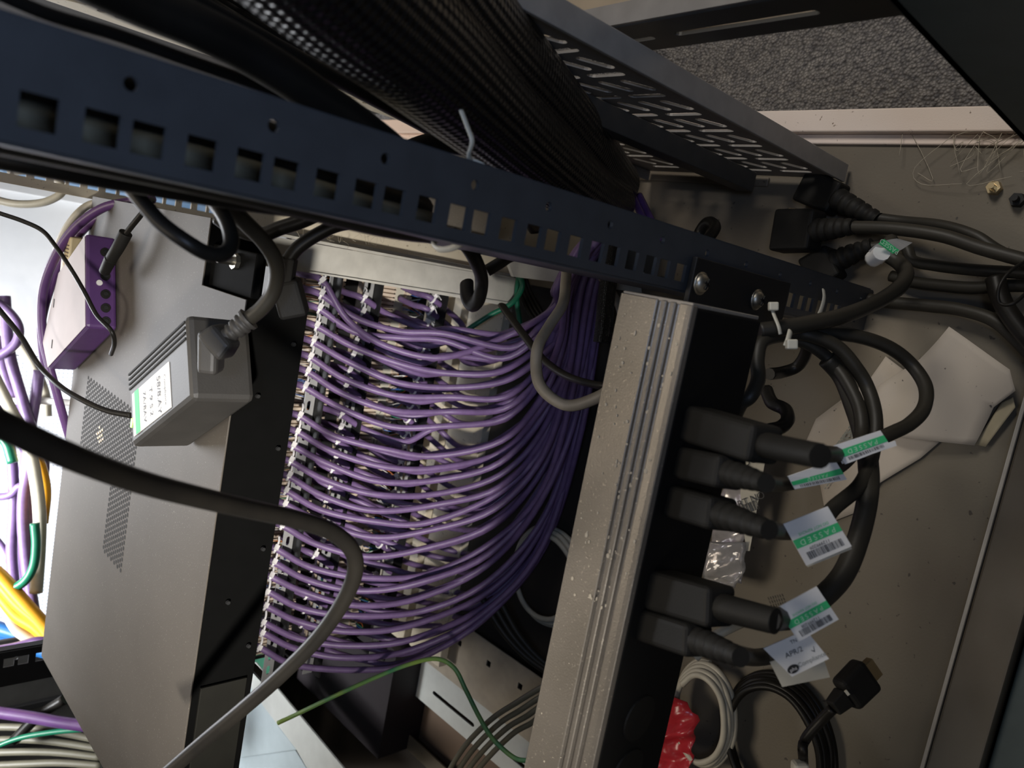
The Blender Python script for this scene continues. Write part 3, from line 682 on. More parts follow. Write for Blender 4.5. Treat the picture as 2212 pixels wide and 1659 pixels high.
bm = bmesh.new(); bm.faces.new([bm.verts.new(p-AX_F*.0012) for p in qq]); bm_obj('green_band', bm, M_greenink, t)
text_on('printing', 'PASSED', .0045, sum(qq, Vector())/4-AX_F*.0015, qq[0]-qq[3], AX_D, mat('pale_green_ink', (.5, .8, .6)), t)
# wrap bottom: rolled paper round the cord
tube('paper_roll', [P(1885, 560, d=.512), P(1897, 552, d=.505), P(1905, 545, d=.50)], .0055, M_label, t, 12, 4)
# ---------------------------------------------------------------- papers on the pan
def sheet(name, label, pix, z, lift=.004, m=M_paper, textrows=None, seed=1, curl=None):
    pts = [P(x, y, z=z) for x, y in pix]; cx_ = sum(pts, Vector())/len(pts); rnd = random.Random(seed)
    bm = bmesh.new(); vs = [bm.verts.new(p) for p in pts]; bm.faces.new(vs)
    bmesh.ops.triangulate(bm, faces=bm.faces[:]); bmesh.ops.subdivide_edges(bm, edges=bm.edges[:], cuts=5, use_grid_fill=True)
    for v in bm.verts:
        v.co.z += lift*(math.sin(v.co.x*55+seed)*math.cos(v.co.y*48)+1)*.5
        if curl: v.co.z += curl*max(0, (cx_.y+.02-v.co.y))*8*.05
    bmesh.ops.solidify(bm, geom=bm.faces[:], thickness=.0003)
    o = bm_obj(name, bm, m, None, True); tag(o, label, 'paper'); return o
sh1 = sheet('paper_sheet', 'large crumpled beige paper lying on the cabinet floor beside the right edge', [(2052, 706), (2190, 800), (2200, 845), (2150, 880), (2108, 962), (1955, 945), (1880, 915), (1905, 835), (1985, 780)], -.624, .012)
sh2 = sheet('paper_sheet', 'long printed instruction sheet lying under the plug cords', [(1915, 770), (1955, 800), (1940, 940), (2030, 955), (1990, 990), (1900, 1045), (1855, 1105), (1790, 1130), (1765, 1010), (1720, 1000), (1765, 905), (1880, 820)], -.628, .003, seed=4)
sh3 = sheet('paper_sheet', 'yellowed paper edge curling out from under the large crumpled paper', [(2165, 870), (2190, 858), (2195, 880), (2130, 965), (2105, 960)], -.626, .002, mat('yellow_paper', (.42, .36, .24), .8), seed=3)
bm = bmesh.new(); rnd = random.Random(5)
for r_ in range(20):
    for ln_ in range(14):
        if rnd.random() < .2: continue
        u = r_/20; v = ln_/14
        p = P(1780+u*95-v*8+ (1-u)*8, 985-u*120+v*85*.9, z=-.6235)
        w = rnd.uniform(.003, .005); bm.faces.new([bm.verts.new(p+Vector(a)) for a in ((0, 0, 0), (w*.5, -w*.15, 0), (w*.5, -w*.15-.0010, 0), (0, -.0010, 0))])
bm_obj('printing', bm, M_greyink, sh2)
# ---------------------------------------------------------------- plastic bags
def bag(label, pix, z, lift, m, seed, name='plastic_bag'):
    pts = [P(x, y, z=z) for x, y in pix]; bm = bmesh.new(); bm.faces.new([bm.verts.new(p) for p in pts])
    bmesh.ops.triangulate(bm, faces=bm.faces[:]); bmesh.ops.subdivide_edges(bm, edges=bm.edges[:], cuts=7, use_grid_fill=True)
    for v in bm.verts:
        v.co.z += lift*(.5+.5*math.sin(v.co.x*150+seed)*math.cos(v.co.y*130+seed))+lift*.3*math.sin(v.co.x*330+v.co.y*270)
    bmesh.ops.solidify(bm, geom=bm.faces[:], thickness=.0004)
    o = bm_obj(name, bm, m, None, True); tag(o, label, 'bag'); return o
M_silver = mat('silvery_film', (.62, .58, .56), .18, .35, bump=.5, bscale=70)
bg = bag('silvery plastic bag of parts with a part number label behind the plug cords', [(1590, 975), (1655, 985), (1625, 1100), (1610, 1180), (1605, 1260), (1530, 1240), (1545, 1120)], -.615, .006, M_silver, 2)
bg2 = bag('clear film bag end below the part number label', [(1530, 1170), (1615, 1170), (1612, 1235), (1590, 1270), (1525, 1250)], -.600, .006, M_film, 5)
rb = bag('crumpled red plastic bag beside the lower end of the power strip', [(1455, 1480), (1515, 1555), (1505, 1620), (1490, 1700), (1400, 1700), (1430, 1590)], -.60, .012, M_red, 8)
pl = thing('part_label', 'white part number label with a barcode on the silvery bag', 'label', P(1640, 1060, z=-.60))
pq = [P(x, y, z=-.600) for x, y in ((1655, 975), (1580, 968), (1570, 1175), (1618, 1180))]
bm = bmesh.new(); add_poly_prism(bm, [P(x, y, z=-.601) for x, y in ((1585, 968), (1655, 985), (1620, 1190), (1612, 1190), (1600, 1070), (1600, 1010))], Vector((0, 0, .0004))); bm_obj('paper', bm, M_label_old, pl)
u_ = (P(1632, 1075, z=-.6)-P(1600, 1088, z=-.6)); v_ = Vector((0, 0, 1)).cross(u_)
text_on('printing', 'PART NO', .0085, P(1612, 1084, z=-.5995), u_, v_, M_ink, pl)
text_on('printing', 'LDC', .0090, P(1625, 992, z=-.5995), u_*-1, v_*-1, M_ink, pl)
bm = bmesh.new(); rnd = random.Random(3); un = u_.normalized(); vn = v_.normalized(); p0 = P(1608, 1112, z=-.5995); a = 0
while a < .016:
    w = rnd.choice((.0005, .0009)); bm.faces.new([bm.verts.new(p0+un*a), bm.verts.new(p0+un*(a+w)), bm.verts.new(p0+un*(a+w)+vn*.008), bm.verts.new(p0+un*a+vn*.008)]); a += w+rnd.choice((.0005, .0009))
bm_obj('barcode', bm, M_ink, pl)
fo = thing('clear_label', 'clear film label with fine print just above the fourth barcode label', 'label', P(1700, 1295, d=.40))
bm = bmesh.new(); add_poly_prism(bm, [P(x, y, d=.40) for x, y in ((1650, 1302), (1730, 1250), (1741, 1265), (1672, 1312))], AX_F*.0004); bmesh.ops.translate(bm, verts=bm.verts[:], vec=-AX_F*.020); bm_obj('film', bm, mat('dull_clear_film', (.50, .46, .37), .6), fo)
bm = bmesh.new()
for k in range(7):
    for j in range(3):
        bm.faces.new([bm.verts.new(P(1658+k*5+j*3+a, 1290-k*1.2+j*8+b, d=.3790)) for a, b in ((0, 0), (2, 0), (5, 6), (3, 6))])
bm_obj('printing', bm, M_ink, fo)
# ---------------------------------------------------------------- coiled cables
def coil(name, label, cat, cpx, z, rx, ry, turns, r, m, rot=0, jit=.006, lift=.004, group=None, start=0, tail=None, head=None):
    c = P(*cpx, z=z); pts = [] ; rnd = random.Random(len(label)); N_ = 14
    for k in range(int(turns*N_)+1):
        a = start+2*math.pi*k/N_; s = 1-.10*(k/N_)/max(turns, 1)*2+rnd.uniform(-.02, .02)
        x = rx*s*math.cos(a); y = ry*s*math.sin(a)
        pts.append(c+Vector((x*math.cos(rot)-y*math.sin(rot), x*math.sin(rot)+y*math.cos(rot), r+lift*(k/N_)+rnd.uniform(0, .002))))
    if head: pts = path(head)+pts
    if tail: pts = pts+path(tail)
    t = thing(name, label, cat, (c.x, c.y, z+H), group)
    tube('cable', pts, r, m, t, 8, 5)
    return t
cl = coil('coiled_cable', 'coiled black video cable with a gold-tipped plug on the cabinet floor', 'cable', (1690, 1600), -.628, .058, .047, 5.3, .0030, M_black, rot=.3, lift=.0034, start=2.2,
          tail=[(1735, 1640, .46), (1738, 1600, .45), (1775, 1555, .445), (1800, 1530, .44)])
hp = P(1798, 1530, d=.44); he = P(1885, 1443, d=.45)
bm = bmesh.new(); orient_box(bm, hp, he-hp, AX_F, (he-hp).length*.30, .0085, .007, 0, 1.3); bevel_bm(bm, .001); bm_obj('strain_relief', bm, M_plug, cl)
bm = bmesh.new(); orient_box(bm, hp.lerp(he, .30), he-hp, AX_F, (he-hp).length*.58, .020, .011, 0, 1.05); bevel_bm(bm, .003, 3); bm_obj('plug', bm, M_plug, cl)
bm = bmesh.new(); orient_box(bm, hp.lerp(he, .86), he-hp, AX_F, (he-hp).length*.20, .0115, .005, 0, 1.); bevel_bm(bm, .0004, 1); bm_obj('metal_tip', bm, M_brass, cl)
bm = bmesh.new(); orient_box(bm, P(1826, 1492, d=.437), AX_R*.7+AX_D*.9, AX_F, .003, .0016, .001); bm_obj('ring', bm, M_nylon2, cl)
box_t = P(1728, 1645, d=.452); bm = bmesh.new(); orient_box(bm, box_t, AX_D, AX_F, .012, .009, .009); bevel_bm(bm, .002); bm_obj('white_sleeve', bm, M_nylon2, cl)
coil('coiled_cable', 'loop of thin grey-white cable in a clear bag beside the power strip', 'cable', (1530, 1540), -.615, .046, .030, 4.2, .0028, M_cream, rot=.15, lift=.003)
coil('coiled_cable', 'coil of pale yellow-grey cable lying in the dark recess left of the power strip', 'cable', (1195, 1240), -.645, .055, .055, 3.2, .0030, M_cream, rot=.4, lift=.004)
cable('cable', 'short cream cable crossing under the lowest two plugs', 'cable', [(1500, 1420, .50), (1545, 1375, .50), (1590, 1350, .50), (1640, 1330, .52)], .0034, M_cream)
# ---------------------------------------------------------------- braided sleeves
def sleeve(label, pix, r):
    pts = path(pix); t = thing('braided_sleeve', label, 'cable sleeve', pts[0])
    bm = bmesh.new(); add_tube(bm, smooth_pts(pts, 10), r, 40, 1., lambda t_: 1-.18*t_*t_ if t_ < .93 else (1-.18*t_*t_)*(1-(t_-.93)*3))
    me = bpy.data.meshes.new('s'); bm.normal_update(); bm.to_mesh(me); bm.free(); link('braid', me, M_braid, t)
    return t
s1 = sleeve('thick black braided cable sleeve, the nearer and lower of the two beside the tray', [(560, -220, .22), (720, -60, .26), (880, 80, .31), (1010, 200, .37), (1120, 300, .44), (1225, 385, .53), (1290, 425, .61), (1330, 440, .67)], .0265)
s2 = sleeve('thick black braided cable sleeve, the farther one against the perforated tray', [(800, -220, .27), (905, -60, .31), (1010, 60, .36), (1110, 160, .42), (1205, 260, .50), (1275, 340, .58), (1315, 385, .65), (1340, 405, .71)], .0255)
cable('braided_sleeve', 'small black braided sleeve hanging among the purple cables by the power strip end', 'cable sleeve', [(1330, 520, .68), (1318, 590, .67), (1310, 640, .665), (1305, 700, .66), (1300, 740, .66)], .0075, M_braid, sides=20)
# ---------------------------------------------------------------- patch panels
def patch(label, yb, zc, bar_z, zid, two=False, name='patch_panel'):
    t = thing(name, label, 'patch panel', (-.22, .71, zc[0]+H))
    XA, XB = -.452, -.004
    bm = bmesh.new(); add_box(bm, (XA, .706, zc[0]+H), (XB, .730, zc[1]+H)); bevel_bm(bm, .0008, 1); bm_obj('back_plate', bm, M_blackmetal, t)
    # comb of punch-down teeth
    for (a, b) in zid:
        bm = bmesh.new(); add_box(bm, (XA+.01, .699, a+H), (XB-.002, .706, b+H))
        x = XA+.012
        while x < XB-.006:
            add_box(bm, (x, .6945, a+H+.001), (x+.0028, .6992, b+H-.001)); x += .0044
        bm_obj('punch_down_block', bm, M_beige, t)
    if two:
        bm = bmesh.new(); add_box(bm, (XA+.01, .6975, zid[0][0]+H-.012), (XB-.004, .699, zid[0][0]+H-.001)); ls = bm_obj('number_strip', bm, M_label_old, t)
        for k in range(12):
            text_on('printing', str(k*2+1), .0085, Vector((XB-.028-k*.035, .6972, zid[0][0]+H-.0065)), (0, 0, -1), (1, 0, 0), M_ink, ls, off=.0)
    # wire pairs
    rnd = random.Random(int(zc[0]*-1000)); bm = bmesh.new()
    for k in range(24):
        xk = -.040-k*.0170
        for j in range(7):
            x = xk+rnd.uniform(-.007, .007); zz = zid[-1][1]+H-.001 if j % 2 else zid[-1][0]+H+.001
            add_tube(bm, smooth_pts([Vector((x, .6975, zz)), Vector((x+rnd.uniform(-.003, .003), .690, zz+rnd.uniform(-.006, .003))), Vector((xk+rnd.uniform(-.002, .002), .6835, zid[-1][0]+H-.006+rnd.uniform(-.004, .004)))], 3), .0005, 5, mi=rnd.choice((0, 1, 2, 3)))
    o = bm_obj('wire_pairs', bm, [M_copper, M_bluewire, M_green, M_white_pvc], t); o['kind'] = 'stuff'
    # slotted tie bar
    hs = []; x = XA+.010
    while x < XB-.012: hs.append(slot(x+.005, .0055, .0095, .0042)); x += .0155
    plate('tie_bar', rect(XA, 0, XB, .011), hs, .0012, (0, .660, bar_z+H-.0055), (1, 0, 0), (0, 0, 1), mat('grey_bar_paint', (.33, .33, .33), .45), t)
    bm = bmesh.new(); add_box(bm, (XA, .646, bar_z+H-.0078), (XB, .6607, bar_z+H-.0060)); bm_obj('bar_flange', bm, M_blackmetal, t)
    for xx in (XA+.001, XB-.004):
        bm = bmesh.new(); add_box(bm, (xx, .661, bar_z+H-.004), (xx+.003, .7065, bar_z+H+.004)); bm_obj('bar_arm', bm, M_blackmetal, t)
    return t
patch('uppermost patch panel with beige punch-down comb, nearest the server', .70, (-.432, -.372), -.394, [(-.385, -.377), (-.414, -.390)])
patch('middle patch panel, mostly black between the two rows of white ties', .70, (-.478, -.4325), -.441, [(-.4365, -.4315), (-.462, -.458)])
patch('lowest patch panel with a numbered beige strip and coloured wires', .70, (-.552, -.4785), -.525, [(-.500, -.481), (-.522, -.5125)], True)
box_t = thing('blanking_panel', 'plain beige panel below the numbered patch panel', 'panel', (-.22, .72, -.556+H))
bm = bmesh.new(); add_box(bm, (-.452, .700, -.588+H), (-.004, .7055, -.553+H)); bevel_bm(bm, .0006, 1); bm_obj('panel_face', bm, M_galv, box_t)
# galvanised slats on the base behind the cables
for lab, ya, yb_, zz in (('galvanised steel slat next to the patch panels behind the purple cables', .700, .738, -.600), ('wider galvanised steel slat behind the purple cables, farther from the patch panels', .632, .692, -.604)):
    o = box('base_slat', (-.47, ya, zz-.012+H), (.0, yb_, zz+H), M_galv, None, .001); tag(o, lab, 'slat')
# white vertical bar + white strip
bar = thing('upright_bar', 'speckled white steel upright in front of the patch panels, cut off at an angle', 'upright', (-.014, .62, -.615+H))
wb = [P(600, 516, y=.62), P(622, 578, y=.62), P(1090, 674, y=.62), P(1112, 655, y=.62), P(1121, 597, y=.62)]
top_z = wb[0].z+.04
x_hi, x_lo = -.0035, -.0275
zlow = min(wb[2].z, wb[3].z)
bm = bmesh.new(); pol = [Vector((x_hi, .62, top_z)), Vector((x_lo, .62, top_z)), Vector((-.0315, .62, P(1090, 674, y=.62).z)), Vector((-.0255, .62, P(1112, 655, y=.62).z)), Vector((-.0015, .62, P(1121, 597, y=.62).z))]
add_poly_prism(bm, pol, Vector((0, .0015, 0))); bm_obj('bar_face', bm, M_white, bar)
bm = bmesh.new(); add_box(bm, (-.0022, .6215, zlow+.004), (.0002, .655, top_z)); bm_obj('bar_side', bm, M_white, bar)
bm = bmesh.new(); add_box(bm, (x_lo-.0012, .6170, zlow+.012), (x_lo+.0004, .6215, top_z)); bm_obj('bar_lip', bm, M_white, bar)
sid = thing('side_channel', 'dusty beige steel channel beyond the white upright, half hidden by the near rail', 'channel', (.02, .66, -.62+H))
bm = bmesh.new(); add_box(bm, (.004, .650, zp+.002), (.030, .6525, H-.285)); bevel_bm(bm, .0005, 1); bm_obj('channel_face', bm, M_galv, sid)
bm = bmesh.new(); add_box(bm, (.028, .6525, zp+.002), (.0305, .700, H-.285)); bm_obj('channel_side', bm, M_white, sid)
bm = bmesh.new(); add_box(bm, (.0005, .636, zp+.004), (.0035, .652, H-.285)); bm_obj('channel_lip', bm, M_white, sid)
ws = thing('white_strip', 'tapering white painted strip under the near rail beside the power strip end', 'strip', P(1300, 600, y=.50))
q4 = [P(1095, 560, y=.56), P(1110, 598, y=.55), P(1490, 645, y=.44), P(1500, 600, y=.44)]
bm = bmesh.new(); add_poly_prism(bm, q4, Vector((0, .003, .001))); bm_obj('strip_face', bm, M_white, ws)
# concrete/dusty light patch behind
o = box('wall_patch', (.035, .70, .02), (.10, .712, H-.25), M_dusty, None, .001); tag(o, 'rough dusty beige panel standing behind the purple cable bunch', 'panel'); o.name = 'rough_panel'
# ---------------------------------------------------------------- purple cables and ties
ORD = ['first', 'second', 'third', 'fourth', 'fifth', 'sixth', 'seventh', 'eighth', 'ninth', 'tenth', 'eleventh', 'twelfth', 'thirteenth', 'fourteenth', 'fifteenth', 'sixteenth', 'seventeenth', 'eighteenth', 'nineteenth', 'twentieth', 'twenty-first', 'twenty-second', 'twenty-third', 'twenty-fourth']
ties1 = [(697, 607), (695, 637), (691, 668), (685, 705), (677, 739), (671, 772), (665, 803), (659, 837), (648, 899), (643, 933), (634, 964), (628, 997), (624, 1029), (618, 1060), (616, 1089), (610, 1135), (596, 1185), (592, 1215), (585, 1246), (578, 1277), (574, 1309), (569, 1344), (567, 1366), (560, 1398)]
ties2 = [(785, 645), (781, 676), (767, 715), (765, 742), (759, 770), (752, 802), (744, 834), (736, 895), (732, 926), (727, 954), (722, 989), (716, 1015), (711, 1050), (701, 1081), (697, 1108), (694, 1168), (678, 1198), (674, 1228), (668, 1257), (661, 1286), (657, 1317), (652, 1347), (647, 1377)]
ties3 = [(934, 646), (927, 671), (919, 703), (910, 756), (904, 787), (900, 815), (893, 845), (887, 875), (880, 905), (873, 937), (866, 968), (858, 1000), (850, 1035), (843, 1070), (836, 1105), (828, 1140), (820, 1175), (812, 1210), (804, 1245), (796, 1280), (790, 1312)]
def make_tie_mesh():
    bm = bmesh.new(); n = 16; r = .0040
    rg = []
    for k in range(n):
        a = 2*math.pi*k/n
        rg.append([bm.verts.new((rr*math.cos(a), rr*math.sin(a), z)) for rr, z in ((r, -.0011), (r+.0010, -.0011), (r+.0010, .0011), (r, .0011))])
    for k in range(n):
        for j in range(4): bm.faces.new((rg[k][j], rg[k][(j+1) % 4], rg[(k+1) % n][(j+1) % 4], rg[(k+1) % n][j]))
    add_box(bm, (r-.0006, -.0024, -.0022), (r+.0036, .0024, .0022))
    add_tube(bm, smooth_pts([Vector((r+.002, .001, 0)), Vector((r+.003, .006, .001)), Vector((r+.0015, .011, .003))], 4), .0010, 6, .5)
    bmesh.ops.recalc_face_normals(bm, faces=bm.faces)
    me = bpy.data.meshes.new('cable_tie'); bm.to_mesh(me); bm.free(); me.materials.append(M_nylon); return me
TIE = make_tie_mesh(); 
def lerp(a, b, t): return a+(b-a)*t
rnd = random.Random(21)
def purple_row(ties, ytie, rowname, ztgt, N_, far, lbl):
    for i, (tx, ty) in enumerate(ties):
        idx = round(i*23/(len(ties)-1)); ty1 = ties1[idx][1]
        t = (ty1-607)/(1398-607)
        j = lambda s: rnd.uniform(-s, s)
        shared = random.Random(100+(idx if idx % 3 else max(idx-1, 0))); k_ = lambda s: shared.uniform(-s, s)
        tie = P(tx, ty, y=ytie)
        # behind the tie: the punch-down block
        start = Vector((tie.x+.006, .694, tie.z+.020-.004*far)); mid0 = tie.lerp(start, .45)+Vector((0, 0, .004))
        dx = 1.0-.25*far
        p1 = (tx+75*dx, ty+lerp(48, 34, t)*(1-.2*far)+j(4))
        if far < 2:
            p2 = (tx+185*dx, lerp(ty, ty1, .3*far)+lerp(92, 50, t)*(1-.1*far)+j(5))
            p3 = (lerp(985, 885, t)+k_(12)+j(4), ty1+lerp(105, 36, t)+k_(7)+j(3))
        q0 = (lerp(1095, 1045, t)+k_(10), lerp(722, 1345, t)+k_(8)+j(3))
        q1 = (lerp(1172, 1170, t)+k_(8), lerp(680, 1190, t)+k_(10)+j(4))
        if far == 2:
            p1 = (tx+60, lerp(ty+30, q0[1]+12, .35)); p2 = (q0[0]-72, q0[1]+12); p3 = None
        q2 = (lerp(1205, 1252, t)+j(8), lerp(650, 930, t)+j(10))
        g = (lerp(1205, 1302, min(1, t*1.02))+j(10), 620+j(6))
        g2 = (lerp(1262, 1335, t)+j(8), 530)
        g3 = (1352+j(12), 455+j(8))
        if far == 0 and i == 0: p1 = (750, 690); p2 = (835, 748); p3 = (960, 772)
        if far == 0 and i == 23: p1 = (640, 1437); p2 = (780, 1447); p3 = (885, 1431)
        if far == 0 and i in (1, 2): p2 = (865, 702+i*14); p3 = (960, 706+i*15)
        yd = .012*far
        pts = [start, mid0, tie, P(*p1, y=.640+yd), P(*p2, y=.612+yd)]+([P(*p3, y=.585+yd+j(.006))] if p3 else [])+[ P(*q0, y=.552+yd+j(.010)), P(*q1, y=.528+yd+j(.012)), P(*q2, y=.508+yd+j(.014)), P(*g, y=.495+yd+j(.018)), P(*g2, y=.482+yd+j(.012)), P(*g3, y=.470+yd)]
        o = tube('purple_cable', pts, .0033, M_purple, None, 8, 6)
        nth = ORD[i] if i < len(ties)-1 else 'last'
        tag(o, 'purple cable on the %s patch panel, %s from the top of its row' % (rowname, nth) if nth != 'last' else 'purple cable on the %s patch panel, bottommost of its row' % rowname, 'cable', 'purple cables on the %s patch panel' % rowname)
        tan = (pts[3]-mid0).normalized()
        rot = tan.to_track_quat('Z', 'Y').to_matrix()
        # turn the head toward the camera-left/up side
        want = (-AX_R*.5-AX_D*.6-AX_F*.6); want = (want-want.dot(tan)*tan).normalized(); yv = tan.cross(want)
        M = Matrix((( want.x, yv.x, tan.x), (want.y, yv.y, tan.y), (want.z, yv.z, tan.z))).to_4x4()
        if yv.dot(AX_R) < 0: M = Matrix((( want.x, -yv.x, -tan.x), (want.y, -yv.y, -tan.y), (want.z, -yv.z, -tan.z))).to_4x4()
        to = bpy.data.objects.new('cable_tie', TIE); C.objects.link(to); to.matrix_world = Matrix.Translation(tie) @ M @ Matrix.Rotation(rnd.uniform(-.25, .25), 4, 'Z')
        tag(to, ('white nylon tie on the %s patch panel bar, %s from the top' % (rowname, nth)) if nth != 'last' else 'white nylon tie on the %s patch panel bar, bottommost of its row' % rowname, 'cable tie', 'white ties on the %s patch panel' % rowname)
purple_row(ties1, .655, 'uppermost', 0, 24, 0, '')
purple_row(ties2, .655, 'middle', 0, 24, 1, '')
purple_row(ties3, .655, 'lowest', 0, 24, 2, '')
# big purple loop at right edge of the bunch and at the sleeve mouth
for i, (a, b) in enumerate(((1378, 448), (1395, 452))):
    cable('purple_cable', 'short purple cable end showing right of the sleeve mouth, %s of two' % ('left' if i == 0 else 'right'), 'cable', [(a-15, b-30, .70), (a, b, .69), (a+14, b+30, .68), (a+30, b+70, .68)], .0034, M_purple2)
# cables over the bunch
cable('grey_cable', 'grey-brown cable hanging in a hook shape over the purple bunch', 'cable', [(1226, 560, .60), (1222, 609, .58), (1216, 656, .56), (1187, 703, .545), (1163, 746, .53), (1158, 793, .525), (1167, 833, .52), (1198, 864, .515), (1237, 876, .51), (1296, 856, .50), (1330, 830, .49)], .0040, M_grey)
cable('flat_black_cable', 'flat black cable running from the cut end of the white upright to the power strip', 'cable', [(1085, 660, .72), (1100, 682, .70), (1143, 739, .64), (1175, 778, .60), (1226, 813, .56), (1296, 833, .53), (1340, 830, .52)], .0046, M_black, flat=.6)
cable('grey_cable', 'thin grey cable beside the power strip end', 'cable', [(1300, 600, .70), (1318, 625, .69), (1335, 655, .68), (1345, 690, .67)], .0036, M_grey)
cable('green_wire', 'green earth wire bending behind the lower end of the white upright', 'wire', [(1010, 712, .86), (1060, 680, .855), (1105, 655, .85), (1128, 620, .84), (1122, 592, .84)], .0030, M_green)
cable('green_wire', 'short green wire dropping beside the white upright', 'wire', [(1122, 585, .85), (1116, 640, .85), (1122, 690, .85), (1128, 740, .85)], .0028, M_green)
for i in range(4):
    cable('black_wire', 'thin black wire curving down right of the white upright, %s of four' % ORD[i], 'wire', [(1112+i*7, 590, .86), (1122+i*8, 630, .86), (1140+i*9, 670, .85), (1165+i*9, 705, .84)], .0022, M_black, group='thin black wires right of the white upright')
# lower centre: base rails, sheets, wires
M_wsheet = mat('pale_grey_sheet', (.50, .52, .50), .5, var=.08)
cm = thing('cross_member', 'pale L-shaped steel cross member with slots and square holes below the purple cables', 'cross member', (-.47, .6, -.62+H))
sq = [rect(x-.0035, y-.0035, x+.0035, y+.0035) for x, y in [(-.441, .628), (-.441, .575), (-.441, .522), (-.441, .47)]]
plate('holed_flange', rect(-.492, .40, -.417, .688), [[(a, b) for a, b in s] for s in sq], .0015, (0, 0, -.628+H), (1, 0, 0), (0, 1, 0), mat('beige_flange', (.40, .345, .27), .55), cm)
plate('slotted_flange', rect(-.545, .40, -.4925, .79), [slot(-.523, .735, .07, .005, math.pi/2), slot(-.523, .62, .08, .005, math.pi/2), slot(-.523, .51, .07, .005, math.pi/2)], .0015, (0, 0, -.6295+H), (1, 0, 0), (0, 1, 0), M_wsheet, cm)
sheet_ = thing('steel_shelf', 'pale blue steel shelf with folded white edge, bottom left of the power strip', 'shelf', (-.6, .8, -.50+H))
def quadp(nm, pix, z, th, m, par):
    bm = bmesh.new(); add_poly_prism(bm, [P(x, y, z=z) for x, y in pix], Vector((0, 0, -th))); bevel_bm(bm, .0006, 1); return bm_obj(nm, bm, m, par)
quadp('shelf_surface', [(520, 1470), (600, 1560), (680, 1690), (470, 1690)], -.505, .002, M_bluegrey, sheet_)
quadp('shelf_surface', [(540, 1475), (600, 1568), (640, 1620), (500, 1640)], -.500, .002, M_bluegrey, sheet_)
quadp('folded_edge', [(530, 1425), (552, 1432), (750, 1670), (680, 1690), (640, 1620), (545, 1495)], -.495, .003, M_wsheet, sheet_)
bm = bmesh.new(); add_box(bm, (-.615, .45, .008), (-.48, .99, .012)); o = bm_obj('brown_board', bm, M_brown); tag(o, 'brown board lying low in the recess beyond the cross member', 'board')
for i in range(4):
    cable('olive_cable', 'olive-grey cable over the cross member toward the power strip, %s of four' % ORD[i], 'cable', [(955+i*16, 1690+i*3, .80), (1004+i*17, 1612+i*8, .78), (1060+i*16, 1555+i*10, .76), (1112+i*12, 1520+i*14, .74), (1180, 1480+i*20, .72), (1260, 1450+i*22, .70)], .0027, M_olive, group='olive cables over the cross member')
cable('green_wire', 'long thin green and yellow earth wire arching under the purple cables', 'wire', [(600, 1562, .80), (645, 1541, .80), (730, 1500, .79), (807, 1465, .78), (880, 1436, .77), (941, 1423, .76), (981, 1443, .755), (1006, 1490, .75), (1035, 1548, .74), (1064, 1595, .73), (1108, 1635, .72), (1140, 1643, .71), (1180, 1640, .70)], .0022, M_gy)
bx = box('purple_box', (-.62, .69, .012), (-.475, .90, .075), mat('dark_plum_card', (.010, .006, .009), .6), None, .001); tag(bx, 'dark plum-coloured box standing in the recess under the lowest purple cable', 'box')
for i in range(3):
    cable('black_cable', 'dark cable lying in the recess beside the pale coil, %s of three' % ORD[i], 'cable', [(1040+i*18, 1290, .86), (1090+i*15, 1370, .85), (1150+i*12, 1430, .84), (1230+i*10, 1480, .82)], .0035, M_blackdusty, group='dark cables in the recess')
# ---------------------------------------------------------------- big black cables of the foreground
cable('mains_lead', 'thick black foreground cable sweeping in from the left and hooking to the bottom', 'mains lead', [(-60, 880, .205), (0, 915, .215), (150, 985, .235), (300, 1040, .265), (420, 1072, .29), (540, 1100, .32), (640, 1122, .345), (715, 1148, .365), (760, 1188, .38), (766, 1240, .39), (735, 1310, .40), (680, 1385, .41), (600, 1465, .42), (520, 1535, .43), (440, 1602, .44), (350, 1680, .45)], .0041, M_black, sides=16)
rc = thing('ribbed_cord', 'thick black cord looping below the near rail at the upper left', 'mains lead', P(400, 500, d=.30))
tube('cable', path([(250, 360, .30), (287, 411, .30), (344, 478, .30), (405, 524, .30), (450, 548, .305), (484, 548, .31), (500, 522, .315), (488, 475, .32), (450, 425, .325), (380, 380, .33), (300, 350, .33)]), .0031, M_black, rc, 14)
ac = thing('mains_lead', 'black cord curving down from the near rail to the moulded plug in the adapter', 'mains lead', P(470, 760, d=.62))
tube('cable', path([(400, 350, .33), (466, 417, .35), (527, 478, .375), (572, 525, .39), (597, 572, .40), (592, 625, .41), (567, 664, .415), (530, 694, .42)]), .0041, M_blackdusty, ac, 14)
boot(ac, path([(538, 688, .42), (508, 712, .42), (478, 732, .42)]), .0066, True, M_brick)
bm = bmesh.new(); q = P(492, 720, d=.420); orient_box(bm, q, P(448, 765, d=.425)-q, AX_F, .012, .0155, .013, 0, 1.25); bevel_bm(bm, .003, 3); bm_obj('plug_neck', bm, M_brick, ac)
bm = bmesh.new(); q = P(458, 712, d=.424); orient_box(bm, q, P(455, 815, d=.430)-q, AX_F, .0245, .0115, .015, 0, .95); bevel_bm(bm, .003, 3); bm_obj('plug', bm, M_brick, ac)
cable('mains_lead', 'black cord emerging from under the near rail above the server bolt', 'mains lead', [(760, 420, .42), (720, 445, .42), (658, 475, .42), (608, 492, .42), (557, 508, .42), (500, 490, .42), (470, 470, .42)], .0040, M_black)
bp_ = thing('mains_lead', 'black cord with a rectangular plug going down behind the server rear corner', 'mains lead', P(621, 600, d=.60))
tube('cable', path([(820, 478, .43), (740, 484, .43), (692, 503, .43), (645, 534, .43), (620, 566, .43)]), .0038, M_black, bp_, 12)
bm = bmesh.new(); q = P(622, 556, d=.430); orient_box(bm, q, P(612, 620, d=.432)-q, AX_F, .015, .0100, .008); bevel_bm(bm, .0012); bm_obj('collar', bm, M_plug, bp_)
